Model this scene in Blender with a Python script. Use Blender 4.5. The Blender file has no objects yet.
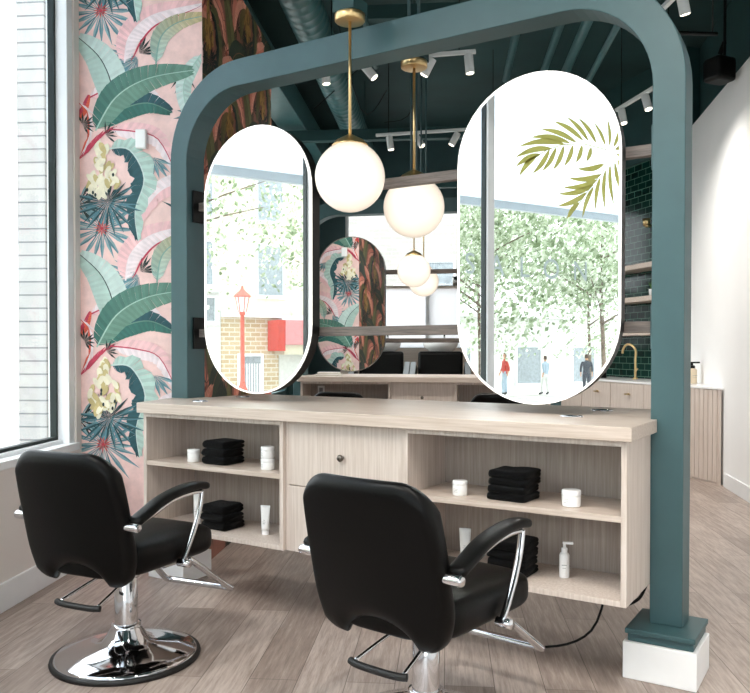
import bpy, bmesh, math, random
from mathutils import Vector, Matrix, noise
from math import sin, cos, pi, radians, sqrt, tan
random.seed(7)
S = bpy.context.scene
COL = S.collection
# ---------------------------------------------------------------- camera
YAW = radians(31.75)
cd = bpy.data.cameras.new('camera')
cam = bpy.data.objects.new('camera', cd); COL.objects.link(cam)
cam.location = (0, 0, 1.22)
cam.rotation_euler = (radians(89.0), 0, YAW)
cd.sensor_width = 36; cd.sensor_fit = 'HORIZONTAL'
cd.lens = 36 * 800 / 750
cd.shift_y = 16.5 / 750
cd.clip_start = .05; cd.clip_end = 300
S.camera = cam
# ---------------------------------------------------------------- world, exposure
S.view_settings.view_transform = 'Standard'
S.view_settings.look = 'None'
S.view_settings.gamma = 1
S.view_settings.use_curve_mapping = False
S.view_settings.exposure = 1.16
SKY = 2.1
wd_ = bpy.data.worlds.new('world'); S.world = wd_; wd_.use_nodes = True
bg = wd_.node_tree.nodes['Background']
bg.inputs[0].default_value = (.93, .97, 1, 1); bg.inputs[1].default_value = SKY
sun = bpy.data.lights.new('sun', 'SUN'); sun.energy = 1.2; sun.angle = radians(12); sun.color = (1, .96, .9)
suno = bpy.data.objects.new('sun', sun); COL.objects.link(suno)
suno.rotation_euler = (radians(48), 0, radians(-40))

# room frame: (n, s) -> world ; n across (right +), s along the window wall
W = radians(26.75)
def RM(n, s, z=0.): return Vector((n*cos(W) - s*sin(W), n*sin(W) + s*cos(W), z))
def portal(n, s, z, w, h, rz):
    l = bpy.data.lights.new('daylight_portal', 'AREA'); l.shape = 'RECTANGLE'; l.size = w; l.size_y = h
    l.cycles.is_portal = True
    o = bpy.data.objects.new('daylight_portal', l); COL.objects.link(o)
    o.location = RM(n, s, z); o.rotation_euler = (radians(90), 0, W + rz)
# (portals face into the room: light points along its -Z)
portal(-2.2, -.1, 2.15, 8.8, 3.0, radians(-90))
portal(-2.2, 8.6, 2.1, 4.6, 2.8, radians(-90))
portal(-.3, -4.68, 1.9, 3.2, 3.6, radians(0))
portal(-.4, 12.1, 2.35, 2.1, 2.2, radians(180))

# ---------------------------------------------------------------- materials
def lin(c): return tuple((x/12.92 if x <= .04045 else ((x+.055)/1.055)**2.4) for x in c)
def hx(h): return lin(tuple(int(h[i:i+2], 16)/255 for i in (0, 2, 4)))
def newmat(name):
    m = bpy.data.materials.new(name); m.use_nodes = True
    nt = m.node_tree; b = nt.nodes['Principled BSDF']
    return m, nt, b
def coords(nt, scale=(1, 1, 1), rot=(0, 0, 0), kind='Object'):
    t = nt.nodes.new('ShaderNodeTexCoord'); mp = nt.nodes.new('ShaderNodeMapping')
    mp.inputs['Scale'].default_value = scale; mp.inputs['Rotation'].default_value = rot
    nt.links.new(t.outputs[kind], mp.inputs[0]); return mp.outputs[0]
def ramp(nt, fac, stops):
    r = nt.nodes.new('ShaderNodeValToRGB'); e = r.color_ramp.elements
    while len(e) < len(stops): e.new(.5)
    for q, (p, c) in zip(e, stops): q.position = p; q.color = (*c, 1)
    nt.links.new(fac, r.inputs[0]); return r.outputs[0]
def noise_n(nt, vec, scale=5, detail=4, rough=.5):
    n = nt.nodes.new('ShaderNodeTexNoise'); n.inputs['Scale'].default_value = scale
    n.inputs['Detail'].default_value = detail; n.inputs['Roughness'].default_value = rough
    nt.links.new(vec, n.inputs['Vector']); return n.outputs['Fac']
def bump(nt, b, h, strength=.1, dist=.01):
    n = nt.nodes.new('ShaderNodeBump'); n.inputs['Strength'].default_value = strength; n.inputs['Distance'].default_value = dist
    nt.links.new(h, n.inputs['Height']); nt.links.new(n.outputs[0], b.inputs['Normal'])
def simple(name, h, rough=.5, metal=0, var=.04, scale=8, bmp=0, **kw):
    m, nt, b = newmat(name); c = hx(h)
    v = coords(nt); f = noise_n(nt, v, scale)
    lo = tuple(x*(1-var*2) for x in c); hi = tuple(min(1, x*(1+var*2)) for x in c)
    nt.links.new(ramp(nt, f, [(.3, lo), (.7, hi)]), b.inputs['Base Color'])
    b.inputs['Roughness'].default_value = rough; b.inputs['Metallic'].default_value = metal
    if bmp: bump(nt, b, noise_n(nt, v, scale*20), bmp, .002)
    for k, x in kw.items(): b.inputs[k.replace('_', ' ')].default_value = x
    return m
def wood(name, c1, c2, sc=(40, 40, 1.2), rough=.45):
    m, nt, b = newmat(name)
    v = coords(nt, sc); f = noise_n(nt, v, 2.5, 6, .65)
    nt.links.new(ramp(nt, f, [(.3, hx(c1)), (.72, hx(c2))]), b.inputs['Base Color'])
    b.inputs['Roughness'].default_value = rough
    bump(nt, b, f, .08, .002); return m
M = {}
M['wood_v'] = wood('ash_vertical_grain', 'bcaca0', 'ddd1c8')
M['wood_h'] = wood('ash_horizontal_grain', 'b5a394', 'd8cabf', (1.2, 40, 40), .32)
M['wood_in'] = wood('ash_shaded_interior', '94877d', 'b6aaa1')  # grayer shelf-back ash, darkened to put the interior shade into its colour
M['dark_bar'] = wood('weathered_steel_bar', '4a4442', '7d726b', (3, 60, 60), .5)
M['green'] = simple('dark_teal_paint', '38565a', .42, var=.03)
M['green_dk'] = simple('deep_green_wall_paint', '1d4243', .6, var=.08, scale=2)
M['ceil'] = simple('deep_green_ceiling_paint', '1b3d3e', .7, var=.12, scale=1.5)
M['duct'] = simple('green_painted_metal', '41696c', .35, var=.05)
M['white_wall'] = simple('white_wall_paint', 'efefef', .75, var=.01, scale=2)
M['warm_wall'] = simple('warm_white_wall_paint', 'e6dfda', .75, var=.015, scale=2)
M['white_trim'] = simple('white_gloss_trim', 'eceef0', .4, var=.01)
M['block'] = simple('white_plinth_paint', 'f0f0f0', .5, var=.01)
M['black_leather'] = simple('black_upholstery', '040404', .38, var=.1, scale=4, bmp=.12, Specular_IOR_Level=.16)
M['black_plastic'] = simple('black_plastic', '080808', .45, var=.05, Specular_IOR_Level=.2)
M['black_rubber'] = simple('black_rubber', '0a0a0a', .55, var=.05)
M['black_metal'] = simple('black_metal', '090a0a', .4, var=.05, Specular_IOR_Level=.2)
M['gasket'] = simple('black_gasket', '10201f', .6, var=.05)
M['chrome'] = simple('chrome', 'd9d9dc', .07, 1, var=.01)
M['steel'] = simple('brushed_steel', 'b4b2ae', .25, 1, var=.03)
M['knob'] = simple('aged_nickel', '6f6861', .3, 1, var=.05)
M['brass'] = simple('brushed_brass', 'dcc08c', .33, 1, var=.03)
M['towel'] = simple('black_terry_cloth', '030304', .95, var=.2, scale=60, bmp=.9, Specular_IOR_Level=.1, Sheen_Weight=.05)
M['white_plastic'] = simple('white_plastic', 'f1f1f0', .35, var=.01)
M['white_ceramic'] = simple('white_ceramic', 'f3f3f3', .15, var=.01)
M['track_white'] = simple('white_powder_coat', 'dfe3e3', .4, var=.01)
M['cream'] = simple('cream_bottle', 'd9c9ae', .4, var=.03)
M['label_grey'] = simple('pale_grey_print', '8e9294', .6, var=.02)
M['paper'] = simple('book_paper', 'd9d4c9', .7, var=.04)
M['foliage_stem'] = simple('bark', '6a5a4a', .9, var=.2, scale=10)
M['asphalt'] = simple('pale_asphalt', 'a8a6a3', .9, var=.08, scale=3)
M['sidewalk'] = simple('pale_concrete', 'c8c5c0', .9, var=.05, scale=3)
M['red_paint'] = simple('red_lamp_paint', 'd2604f', .5, var=.05)
M['red_cloth'] = simple('red_cloth', 'c0392b', .8, var=.05)
M['pink_panel'] = simple('faded_pink_panel', 'd98b8f', .7, var=.05)
M['yellow_panel'] = simple('yellow_cream_render', 'cfc8b2', .8, var=.04)
M['white_render'] = simple('white_render', 'd6d6d2', .9, var=.04)
M['skin'] = simple('skin', 'c99878', .5, var=.03)
M['hair'] = simple('brown_hair', '4a3424', .7, var=.1)
M['blue_cloth'] = simple('pale_blue_cloth', '9fb0bf', .8, var=.05)
M['dark_cloth'] = simple('dark_blue_cloth', '2d3440', .8, var=.05)
M['dark_glass'] = simple('dark_window_glass', '8d959a', .3, var=.1)
M['grey_metal'] = simple('grey_metal', '8a8e90', .4, .6, var=.03)
def mk_mirror():
    m, nt, b = newmat('mirror_silver')
    b.inputs['Base Color'].default_value = (.93, .95, .95, 1); b.inputs['Metallic'].default_value = 1; b.inputs['Roughness'].default_value = 0.0
    return m
M['mirror'] = mk_mirror()
def emis(name, col, s, base='ffffff'):
    m, nt, b = newmat(name); b.inputs['Base Color'].default_value = (*hx(base), 1)
    b.inputs['Emission Color'].default_value = (*hx(col), 1); b.inputs['Emission Strength'].default_value = s
    b.inputs['Roughness'].default_value = .3; return m
M['led'] = emis('frosted_led_border', 'fff8f2', .38)
M['lamp_face'] = emis('spot_lamp_face', 'fff4dc', 2.5)
def mk_globe():
    m, nt, b = newmat('opal_glass_globe')
    b.inputs['Base Color'].default_value = (.36, .335, .30, 1); b.inputs['Roughness'].default_value = .25
    # the lit opal glass is hottest where one looks straight at the bulb inside
    lw = nt.nodes.new('ShaderNodeLayerWeight'); lw.inputs[0].default_value = .35
    c = ramp(nt, lw.outputs['Facing'], [(0.0, (1.0, .94, .82)), (.4, (.80, .69, .56)), (1, (.36, .29, .23))])
    nt.links.new(c, b.inputs['Emission Color']); b.inputs['Emission Strength'].default_value = .50
    return m
M['globe'] = mk_globe()
def mk_glass():
    m = bpy.data.materials.new('clear_window_glass'); m.use_nodes = True; nt = m.node_tree; nt.nodes.clear()
    o = nt.nodes.new('ShaderNodeOutputMaterial'); t = nt.nodes.new('ShaderNodeBsdfTransparent'); g = nt.nodes.new('ShaderNodeBsdfGlossy')
    g.inputs['Roughness'].default_value = .0; t.inputs[0].default_value = (.96, .98, .98, 1)
    mx = nt.nodes.new('ShaderNodeMixShader'); mx.inputs[0].default_value = .05
    nt.links.new(t.outputs[0], mx.inputs[1]); nt.links.new(g.outputs[0], mx.inputs[2]); nt.links.new(mx.outputs[0], o.inputs[0])
    return m
M['glass'] = mk_glass()
def mk_frost(name, c):
    m = bpy.data.materials.new(name); m.use_nodes = True; nt = m.node_tree; nt.nodes.clear()
    o = nt.nodes.new('ShaderNodeOutputMaterial'); t = nt.nodes.new('ShaderNodeBsdfTranslucent'); d = nt.nodes.new('ShaderNodeBsdfDiffuse')
    t.inputs[0].default_value = (*c, 1); d.inputs[0].default_value = (*c, 1)
    mx = nt.nodes.new('ShaderNodeMixShader'); mx.inputs[0].default_value = .2
    nt.links.new(t.outputs[0], mx.inputs[1]); nt.links.new(d.outputs[0], mx.inputs[2]); nt.links.new(mx.outputs[0], o.inputs[0])
    return m
M['frost'] = mk_frost('frosted_glass', (.97, .98, 1))
for n_ in M['frost'].node_tree.nodes:
    if n_.type == 'MIX_SHADER': n_.inputs[0].default_value = .08
M['gold_vinyl'] = mk_frost('gold_leaf_vinyl', hx('9a9250'))
M['frost_vinyl'] = mk_frost('frosted_grey_vinyl', hx('c2c8c9'))
M['awning_fabric'] = mk_frost('white_awning_fabric', (.82, .86, .91))
M['rail'] = simple('pale_rail_paint', 'b9c2c8', .5, var=.02)
def mk_leaf():
    m = mk_frost('street_tree_leaves', (.42, .5, .30)); nt = m.node_tree
    oi = coords(nt, (1, 1, 1)); f = noise_n(nt, oi, 3.0, 3)
    c = ramp(nt, f, [(.36, (.16, .22, .11)), (.5, (.45, .52, .37)), (.64, (.86, .88, .80))])
    for n in nt.nodes:
        if n.type in ('BSDF_TRANSLUCENT', 'BSDF_DIFFUSE'): nt.links.new(c, n.inputs[0])
    return m
M['leaf'] = mk_leaf()
def mk_floor():
    m, nt, b = newmat('grey_oak_vinyl_planks')
    v = coords(nt, (1, 1, 1), (0, 0, radians(90)))
    br = nt.nodes.new('ShaderNodeTexBrick'); nt.links.new(v, br.inputs['Vector'])
    br.offset = .37; br.inputs['Scale'].default_value = 1; br.inputs['Brick Width'].default_value = 1.22; br.inputs['Row Height'].default_value = .18
    br.inputs['Mortar Size'].default_value = .0015; br.inputs['Mortar Smooth'].default_value = .3
    br.inputs['Color1'].default_value = (0, 0, 0, 1); br.inputs['Color2'].default_value = (1, 1, 1, 1); br.inputs['Mortar'].default_value = (.5, .5, .5, 1)
    pl = nt.nodes.new('ShaderNodeSeparateColor'); nt.links.new(br.outputs['Color'], pl.inputs[0])
    v2 = coords(nt, (16, 1.3, 1)); g = noise_n(nt, v2, 3.2, 8, .7)
    v3 = coords(nt, (70, 3, 1)); g2 = noise_n(nt, v3, 3, 4, .6)
    def mth(op, a, bb):
        n = nt.nodes.new('ShaderNodeMath'); n.operation = op
        for i, x in enumerate((a, bb)):
            if isinstance(x, (int, float)): n.inputs[i].default_value = x
            else: nt.links.new(x, n.inputs[i])
        return n.outputs[0]
    f = mth('ADD', mth('MULTIPLY', g, .62), mth('MULTIPLY', g2, .2)); f = mth('ADD', f, mth('MULTIPLY', pl.outputs[0], .16))
    c = ramp(nt, f, [(.30, hx('776860')), (.48, hx('9b8c83')), (.62, hx('bbada4'))])
    mx = nt.nodes.new('ShaderNodeMix'); mx.data_type = 'RGBA'; nt.links.new(br.outputs['Fac'], mx.inputs['Factor'])
    nt.links.new(c, mx.inputs[6]); mx.inputs[7].default_value = (*hx('5a4f49'), 1)
    nt.links.new(mx.outputs[2], b.inputs['Base Color'])
    b.inputs['Roughness'].default_value = .42; bump(nt, b, g2, .06, .002); return m
M['floor'] = mk_floor()
def mk_brick(name, c1, c2, mo, bw, rh, ms, rough=.7, swz=None, gl=0):
    m, nt, b = newmat(name)
    t = nt.nodes.new('ShaderNodeTexCoord'); sp = nt.nodes.new('ShaderNodeSeparateXYZ'); cb = nt.nodes.new('ShaderNodeCombineXYZ')
    nt.links.new(t.outputs['Object'], sp.inputs[0]); nt.links.new(sp.outputs[swz or 'X'], cb.inputs[0]); nt.links.new(sp.outputs['Z'], cb.inputs[1])
    br = nt.nodes.new('ShaderNodeTexBrick'); nt.links.new(cb.outputs[0], br.inputs['Vector'])
    br.inputs['Scale'].default_value = 1; br.inputs['Brick Width'].default_value = bw; br.inputs['Row Height'].default_value = rh
    br.inputs['Mortar Size'].default_value = ms; br.inputs['Mortar Smooth'].default_value = .1
    br.inputs['Color1'].default_value = (*hx(c1), 1); br.inputs['Color2'].default_value = (*hx(c2), 1); br.inputs['Mortar'].default_value = (*hx(mo), 1)
    nt.links.new(br.outputs['Color'], b.inputs['Base Color']); b.inputs['Roughness'].default_value = rough
    bump(nt, b, br.outputs['Fac'], -.3, .005); return m
M['tile'] = mk_brick('dark_green_subway_tile', '072420', '0d332c', '5f8072', .15, .075, .0035, .12, 'Y')
M['tile'].node_tree.nodes['Principled BSDF'].inputs['Specular IOR Level'].default_value = .2
M['tan_brick'] = mk_brick('tan_brick', 'b8a07c', 'c9b595', 'd8d0c0', .4, .16, .02, .9, 'Y')
M['pale_brick_x'] = mk_brick('pale_painted_brick', 'a09d98', 'a6a39e', 'adaaa6', .30, .10, .008, .9, 'X')
M['pale_block'] = mk_brick('pale_glazed_brick', 'a3a3a3', '9c9c9d', '6a6e72', 3.0, .11, .007, .7, 'X')

# ---------------------------------------------------------------- mesh helpers
def obj(name, bm, mat, parent=None, smooth=False, loc=None, rot=None, bevel=0, seg=2):
    me = bpy.data.meshes.new(name); bmesh.ops.recalc_face_normals(bm, faces=bm.faces[:]); bm.to_mesh(me); bm.free()
    for m in (mat if isinstance(mat, list) else [mat]): me.materials.append(M[m] if isinstance(m, str) else m)
    if smooth:
        for p in me.polygons: p.use_smooth = True
    o = bpy.data.objects.new(name, me); COL.objects.link(o)
    if parent: o.parent = parent
    if loc is not None: o.location = loc
    if rot is not None: o.rotation_euler = rot
    if bevel:
        md = o.modifiers.new('bevel', 'BEVEL'); md.width = bevel; md.segments = seg; md.limit_method = 'ANGLE'; md.angle_limit = radians(40)
    return o
def tag(o, label, cat, group=None):
    o['label'] = label; o['category'] = cat
    if group: o['group'] = group
    return o
def thing(name, label, cat, loc=(0, 0, 0), rz=0, group=None):
    o = bpy.data.objects.new(name, None); COL.objects.link(o); o.empty_display_size = .1
    o.location = loc; o.rotation_euler = (0, 0, rz); return tag(o, label, cat, group)
def struct(name, bm, mat, parent=None, **k):
    o = obj(name, bm, mat, parent, **k)
    if not parent: o['kind'] = 'structure'
    return o
def B(*boxes):
    bm = bmesh.new()
    for b in boxes: box(bm, *b)
    return bm
def box(bm, x0, x1, y0, y1, z0, z1):
    v = [bm.verts.new(p) for p in ((x0,y0,z0),(x1,y0,z0),(x1,y1,z0),(x0,y1,z0),(x0,y0,z1),(x1,y0,z1),(x1,y1,z1),(x0,y1,z1))]
    for f in ((0,3,2,1),(4,5,6,7),(0,1,5,4),(1,2,6,5),(2,3,7,6),(3,0,4,7)): bm.faces.new([v[i] for i in f])
def prism(bm, pts, h0, h1, ax='z'):
    def P(a, b, h): return (a, b, h) if ax == 'z' else ((a, h, b) if ax == 'y' else (h, a, b))
    a = [bm.verts.new(P(x, y, h0)) for x, y in pts]; b = [bm.verts.new(P(x, y, h1)) for x, y in pts]
    bm.faces.new(a[::-1]); bm.faces.new(b); n = len(pts)
    for i in range(n): bm.faces.new([a[i], a[(i+1) % n], b[(i+1) % n], b[i]])
def ringstrip(bm, outer, inner, h0, h1):
    # closed frame between two outlines (x,z), thickness along y
    n = len(outer); V = []
    for pts, h in ((outer, h0), (inner, h0), (inner, h1), (outer, h1)): V.append([bm.verts.new((x, h, z)) for x, z in pts])
    for i in range(n):
        j = (i+1) % n
        for k in range(4): bm.faces.new([V[k][i], V[k][j], V[(k+1) % 4][j], V[(k+1) % 4][i]])
def frame_of(d):
    d = Vector(d).normalized(); u = d.orthogonal().normalized(); return d, u, d.cross(u)
def cyl(bm, p0, p1, r0, r1=None, seg=20):
    r1 = r0 if r1 is None else r1; p0 = Vector(p0); p1 = Vector(p1); d, u, w = frame_of(p1 - p0); R = []
    for p, r in ((p0, r0), (p1, r1)): R.append([bm.verts.new(p + (u*cos(2*pi*i/seg) + w*sin(2*pi*i/seg))*r) for i in range(seg)])
    for i in range(seg): bm.faces.new([R[0][i], R[0][(i+1) % seg], R[1][(i+1) % seg], R[1][i]])
    bm.faces.new(R[0][::-1]); bm.faces.new(R[1])
def smooth_path(pts, n=6):
    P = [Vector(p) for p in pts]; out = []
    for i in range(len(P)-1):
        a = P[max(i-1, 0)]; b = P[i]; c = P[i+1]; d = P[min(i+2, len(P)-1)]
        for k in range(n):
            t = k/n; out.append(.5*((2*b) + (c-a)*t + (2*a-5*b+4*c-d)*t*t + (3*b-a-3*c+d)*t**3))
    out.append(P[-1]); return out
def tube(bm, pts, r, seg=10, sm=6, rx=None, radii=None):
    P = smooth_path(pts, sm) if sm else [Vector(p) for p in pts]; R = []; prev = None
    for i, p in enumerate(P):
        d = (P[min(i+1, len(P)-1)] - P[max(i-1, 0)]).normalized()
        u = d.orthogonal().normalized() if prev is None else (prev - d*prev.dot(d)).normalized()
        prev = u; w = d.cross(u); rr = radii(i/(len(P)-1)) if radii else r
        R.append([bm.verts.new(p + u*cos(2*pi*k/seg)*rr + w*sin(2*pi*k/seg)*(rr if rx is None else rx)) for k in range(seg)])
    for a, b in zip(R, R[1:]):
        for k in range(seg): bm.faces.new([a[k], a[(k+1) % seg], b[(k+1) % seg], b[k]])
    bm.faces.new(R[0][::-1]); bm.faces.new(R[-1])
def lathe(bm, prof, seg=32, c=(0, 0, 0)):
    R = []
    for r, z in prof:
        if r < 1e-5: R.append([bm.verts.new((c[0], c[1], c[2]+z))])
        else: R.append([bm.verts.new((c[0]+r*cos(2*pi*k/seg), c[1]+r*sin(2*pi*k/seg), c[2]+z)) for k in range(seg)])
    for a, b in zip(R, R[1:]):
        for k in range(seg):
            f = [a[k % len(a)], a[(k+1) % len(a)], b[(k+1) % len(b)], b[k % len(b)]]
            g = []
            for v in f:
                if v not in g: g.append(v)
            if len(g) > 2: bm.faces.new(g)
    for r in (R[0], R[-1]):
        if len(r) > 1: bm.faces.new(r)
def stadium(cx, cz, w, h, n=24, d=0):
    r = w/2 - d; out = []; hz = (h - w)/2
    for k in range(n+1): a = pi*k/n; out.append((cx + r*cos(a), cz + hz + r*sin(a)))
    for k in range(n+1): a = pi + pi*k/n; out.append((cx + r*cos(a), cz - hz + r*sin(a)))
    return out
def copy_tree(o, parent=None, T=None):
    c = o.copy(); COL.objects.link(c)
    if parent is not None: c.parent = parent
    elif T is not None: c.matrix_world = T @ o.matrix_basis
    for ch in list(o.children): copy_tree(ch, c)
    return c
RZ = (0, 0, W)
A2 = radians(22.5)      # right hand wall direction
WR = (cos(A2), sin(A2)); CR = 1.925
AS = radians(47)        # basin wall direction
def SK(a, b, z=0.): return Vector((a*cos(AS) - b*sin(AS), a*sin(AS) + b*cos(AS), z))
Hc = 4.4

# ================================================================ THE SETTING
struct('floor', B((-2.35, 6.5, -4.7, 14, -.4, 0)), 'floor', rot=RZ)
struct('ceiling', B((-2.35, 6.5, -4.7, 14, Hc, Hc+.15)), 'ceil', rot=RZ)
def wallx(n0, n1, s0, s1, z0, z1): return (n0, n1, s0, s1, z0, z1)
# window wall, with the openings cut out of it
NI, NO = -2.05, -2.18
struct('wall_left', B((NO, NI, -4.6, 4.30, 0, .66), (NO, NI, -4.6, 4.30, 3.75, Hc), (NO, NI, -4.6, -4.3, .66, 3.75),
                      (NO, NI, 4.30, 4.60, 0, Hc), (NO, NI, 4.6, 6.3, 0, Hc)), 'warm_wall', rot=RZ)
struct('wall_left_rear', B((NO, NI, 6.3, 12.2, 0, .6), (NO, NI, 6.3, 12.2, 3.5, Hc), (NO, NI, 6.3, 6.6, .6, 3.5), (NO, NI, 10.4, 12.2, .6, 3.5)), 'green_dk', rot=RZ)
# sill and window frame
w1 = struct('window_1', B((-2.155, -2.145, -4.3, 4.28, .73, 3.70)), 'glass', rot=RZ)
fr = [(NO, -2.10, -4.3, 4.30, .66, .72), (NO, -2.10, -4.3, 4.30, 3.69, 3.75), (NO, -2.06, 4.235, 4.30, .66, 3.75)]
obj('window_frame', B(*fr), 'white_trim', w1, bevel=.004)
mulls = (-3.3, -1.75, -.3, 1.47, 3.03)
obj('window_mullion', B(*[(-2.178, -2.09, s-.028, s+.04, .72, 3.70) for s in mulls]), 'white_trim', w1, bevel=.004)
gk = [(-2.16, -2.125, 4.215, 4.236, .72, 3.70), (-2.16, -2.125, -4.3, 4.236, .72, .737)]
for s in mulls: gk += [(-2.165, -2.11, s+.04, s+.047, .72, 3.70), (-2.165, -2.11, s-.04, s-.028, .72, 3.70)]
obj('window_gasket', B(*gk), 'gasket', w1)
obj('window_sill', B((-2.14, -2.03, -4.3, 4.30, .66, .70)), 'white_trim', w1, bevel=.004)
w2 = struct('window_2', B((-2.17, -2.16, 6.6, 10.4, .6, 3.5)), 'glass', rot=RZ)
obj('window_frame', B((NO, -2.08, 6.6, 10.4, .6, .68), (NO, -2.08, 6.6, 6.68, .6, 3.5), (NO, -2.08, 10.32, 10.4, .6, 3.5), (NO, -2.08, 8.46, 8.54, .6, 3.5), (NO, -2.08, 6.6, 10.4, 3.42, 3.5)), 'green', w2)
struct('baseboard_left', B((NI, -2.035, -4.5, 4.36, 0, .135)), 'white_trim', rot=RZ, bevel=.003)
# front wall behind the viewpoint, glazed shopfront
struct('wall_front', B((NO, -1.95, -4.72, -4.5, 0, Hc), (1.4, 3.0, -4.72, -4.5, 0, Hc), (-1.95, 1.4, -4.72, -4.5, 3.8, Hc)), 'white_wall', rot=RZ)
w3 = struct('window_3', B((-1.95, 1.4, -4.62, -4.61, .05, 3.8)), 'glass', rot=RZ)
obj('window_frame', B((-1.95, -1.88, -4.66, -4.56, 0, 3.8), (1.33, 1.4, -4.66, -4.56, 0, 3.8), (-.31, -.24, -4.66, -4.56, 0, 3.8), (-1.95, 1.4, -4.66, -4.56, 0, .07)), 'black_metal', w3)
# right wall (white, green above)
def rwall(name, d0, d1, z0, z1, t0, t1, mat, **k):
    bm = bmesh.new(); box(bm, CR+d0, CR+d1, t0, t1, z0, z1); return struct(name, bm, mat, rot=(0, 0, A2), **k)
tr_end = SK(5.44, 7.31); te = -sin(A2)*tr_end.x + cos(A2)*tr_end.y
rwall('wall_right', 0, .2, 0, 3.56, -5.2, te, 'white_wall')
rwall('wall_right_upper', .10, .3, 3.56, Hc, -5.2, te+.1, 'green_dk')
te2 = -sin(A2)*SK(4.843, 6.0).x + cos(A2)*SK(4.843, 6.0).y
rwall('baseboard_right', -.015, 0, 0, .125, -5.0, te2, 'white_trim', bevel=.003)
# basin wall: glazed tiles, green paint above
struct('wall_basin', B((5.44, 5.6, 7.31, 12.5, 0, 3.38)), 'tile', rot=(0, 0, AS))
struct('wall_basin_upper', B((5.40, 5.6, 7.31, 12.5, 3.38, Hc)), 'green_dk', rot=(0, 0, AS))
# rear wall with window
struct('wall_rear', B((NO, -1.50, 12, 12.2, 0, Hc), (.62, 1.9, 12, 12.2, 0, Hc), (-1.5, .62, 12, 12.2, 3.46, Hc), (-1.5, .62, 12, 12.2, 0, 1.24)), 'green', rot=RZ)
w4 = struct('window_4', B((-1.5, .62, 12.08, 12.09, 2.17, 3.46)), 'glass', rot=RZ)
obj('window_frame', B((-1.5, -1.46, 12.02, 12.14, 1.24, 3.46), (.58, .62, 12.02, 12.14, 1.24, 3.46), (-.29, -.235, 12.02, 12.14, 1.24, 2.14), (-1.5, .62, 12.02, 12.14, 2.13, 2.17)), 'white_trim', w4)
obj('frosted_pane', B((-1.46, -.29, 12.07, 12.085, 1.24, 2.13), (-.235, .58, 12.07, 12.085, 1.24, 2.13)), 'frost', w4)

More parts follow.
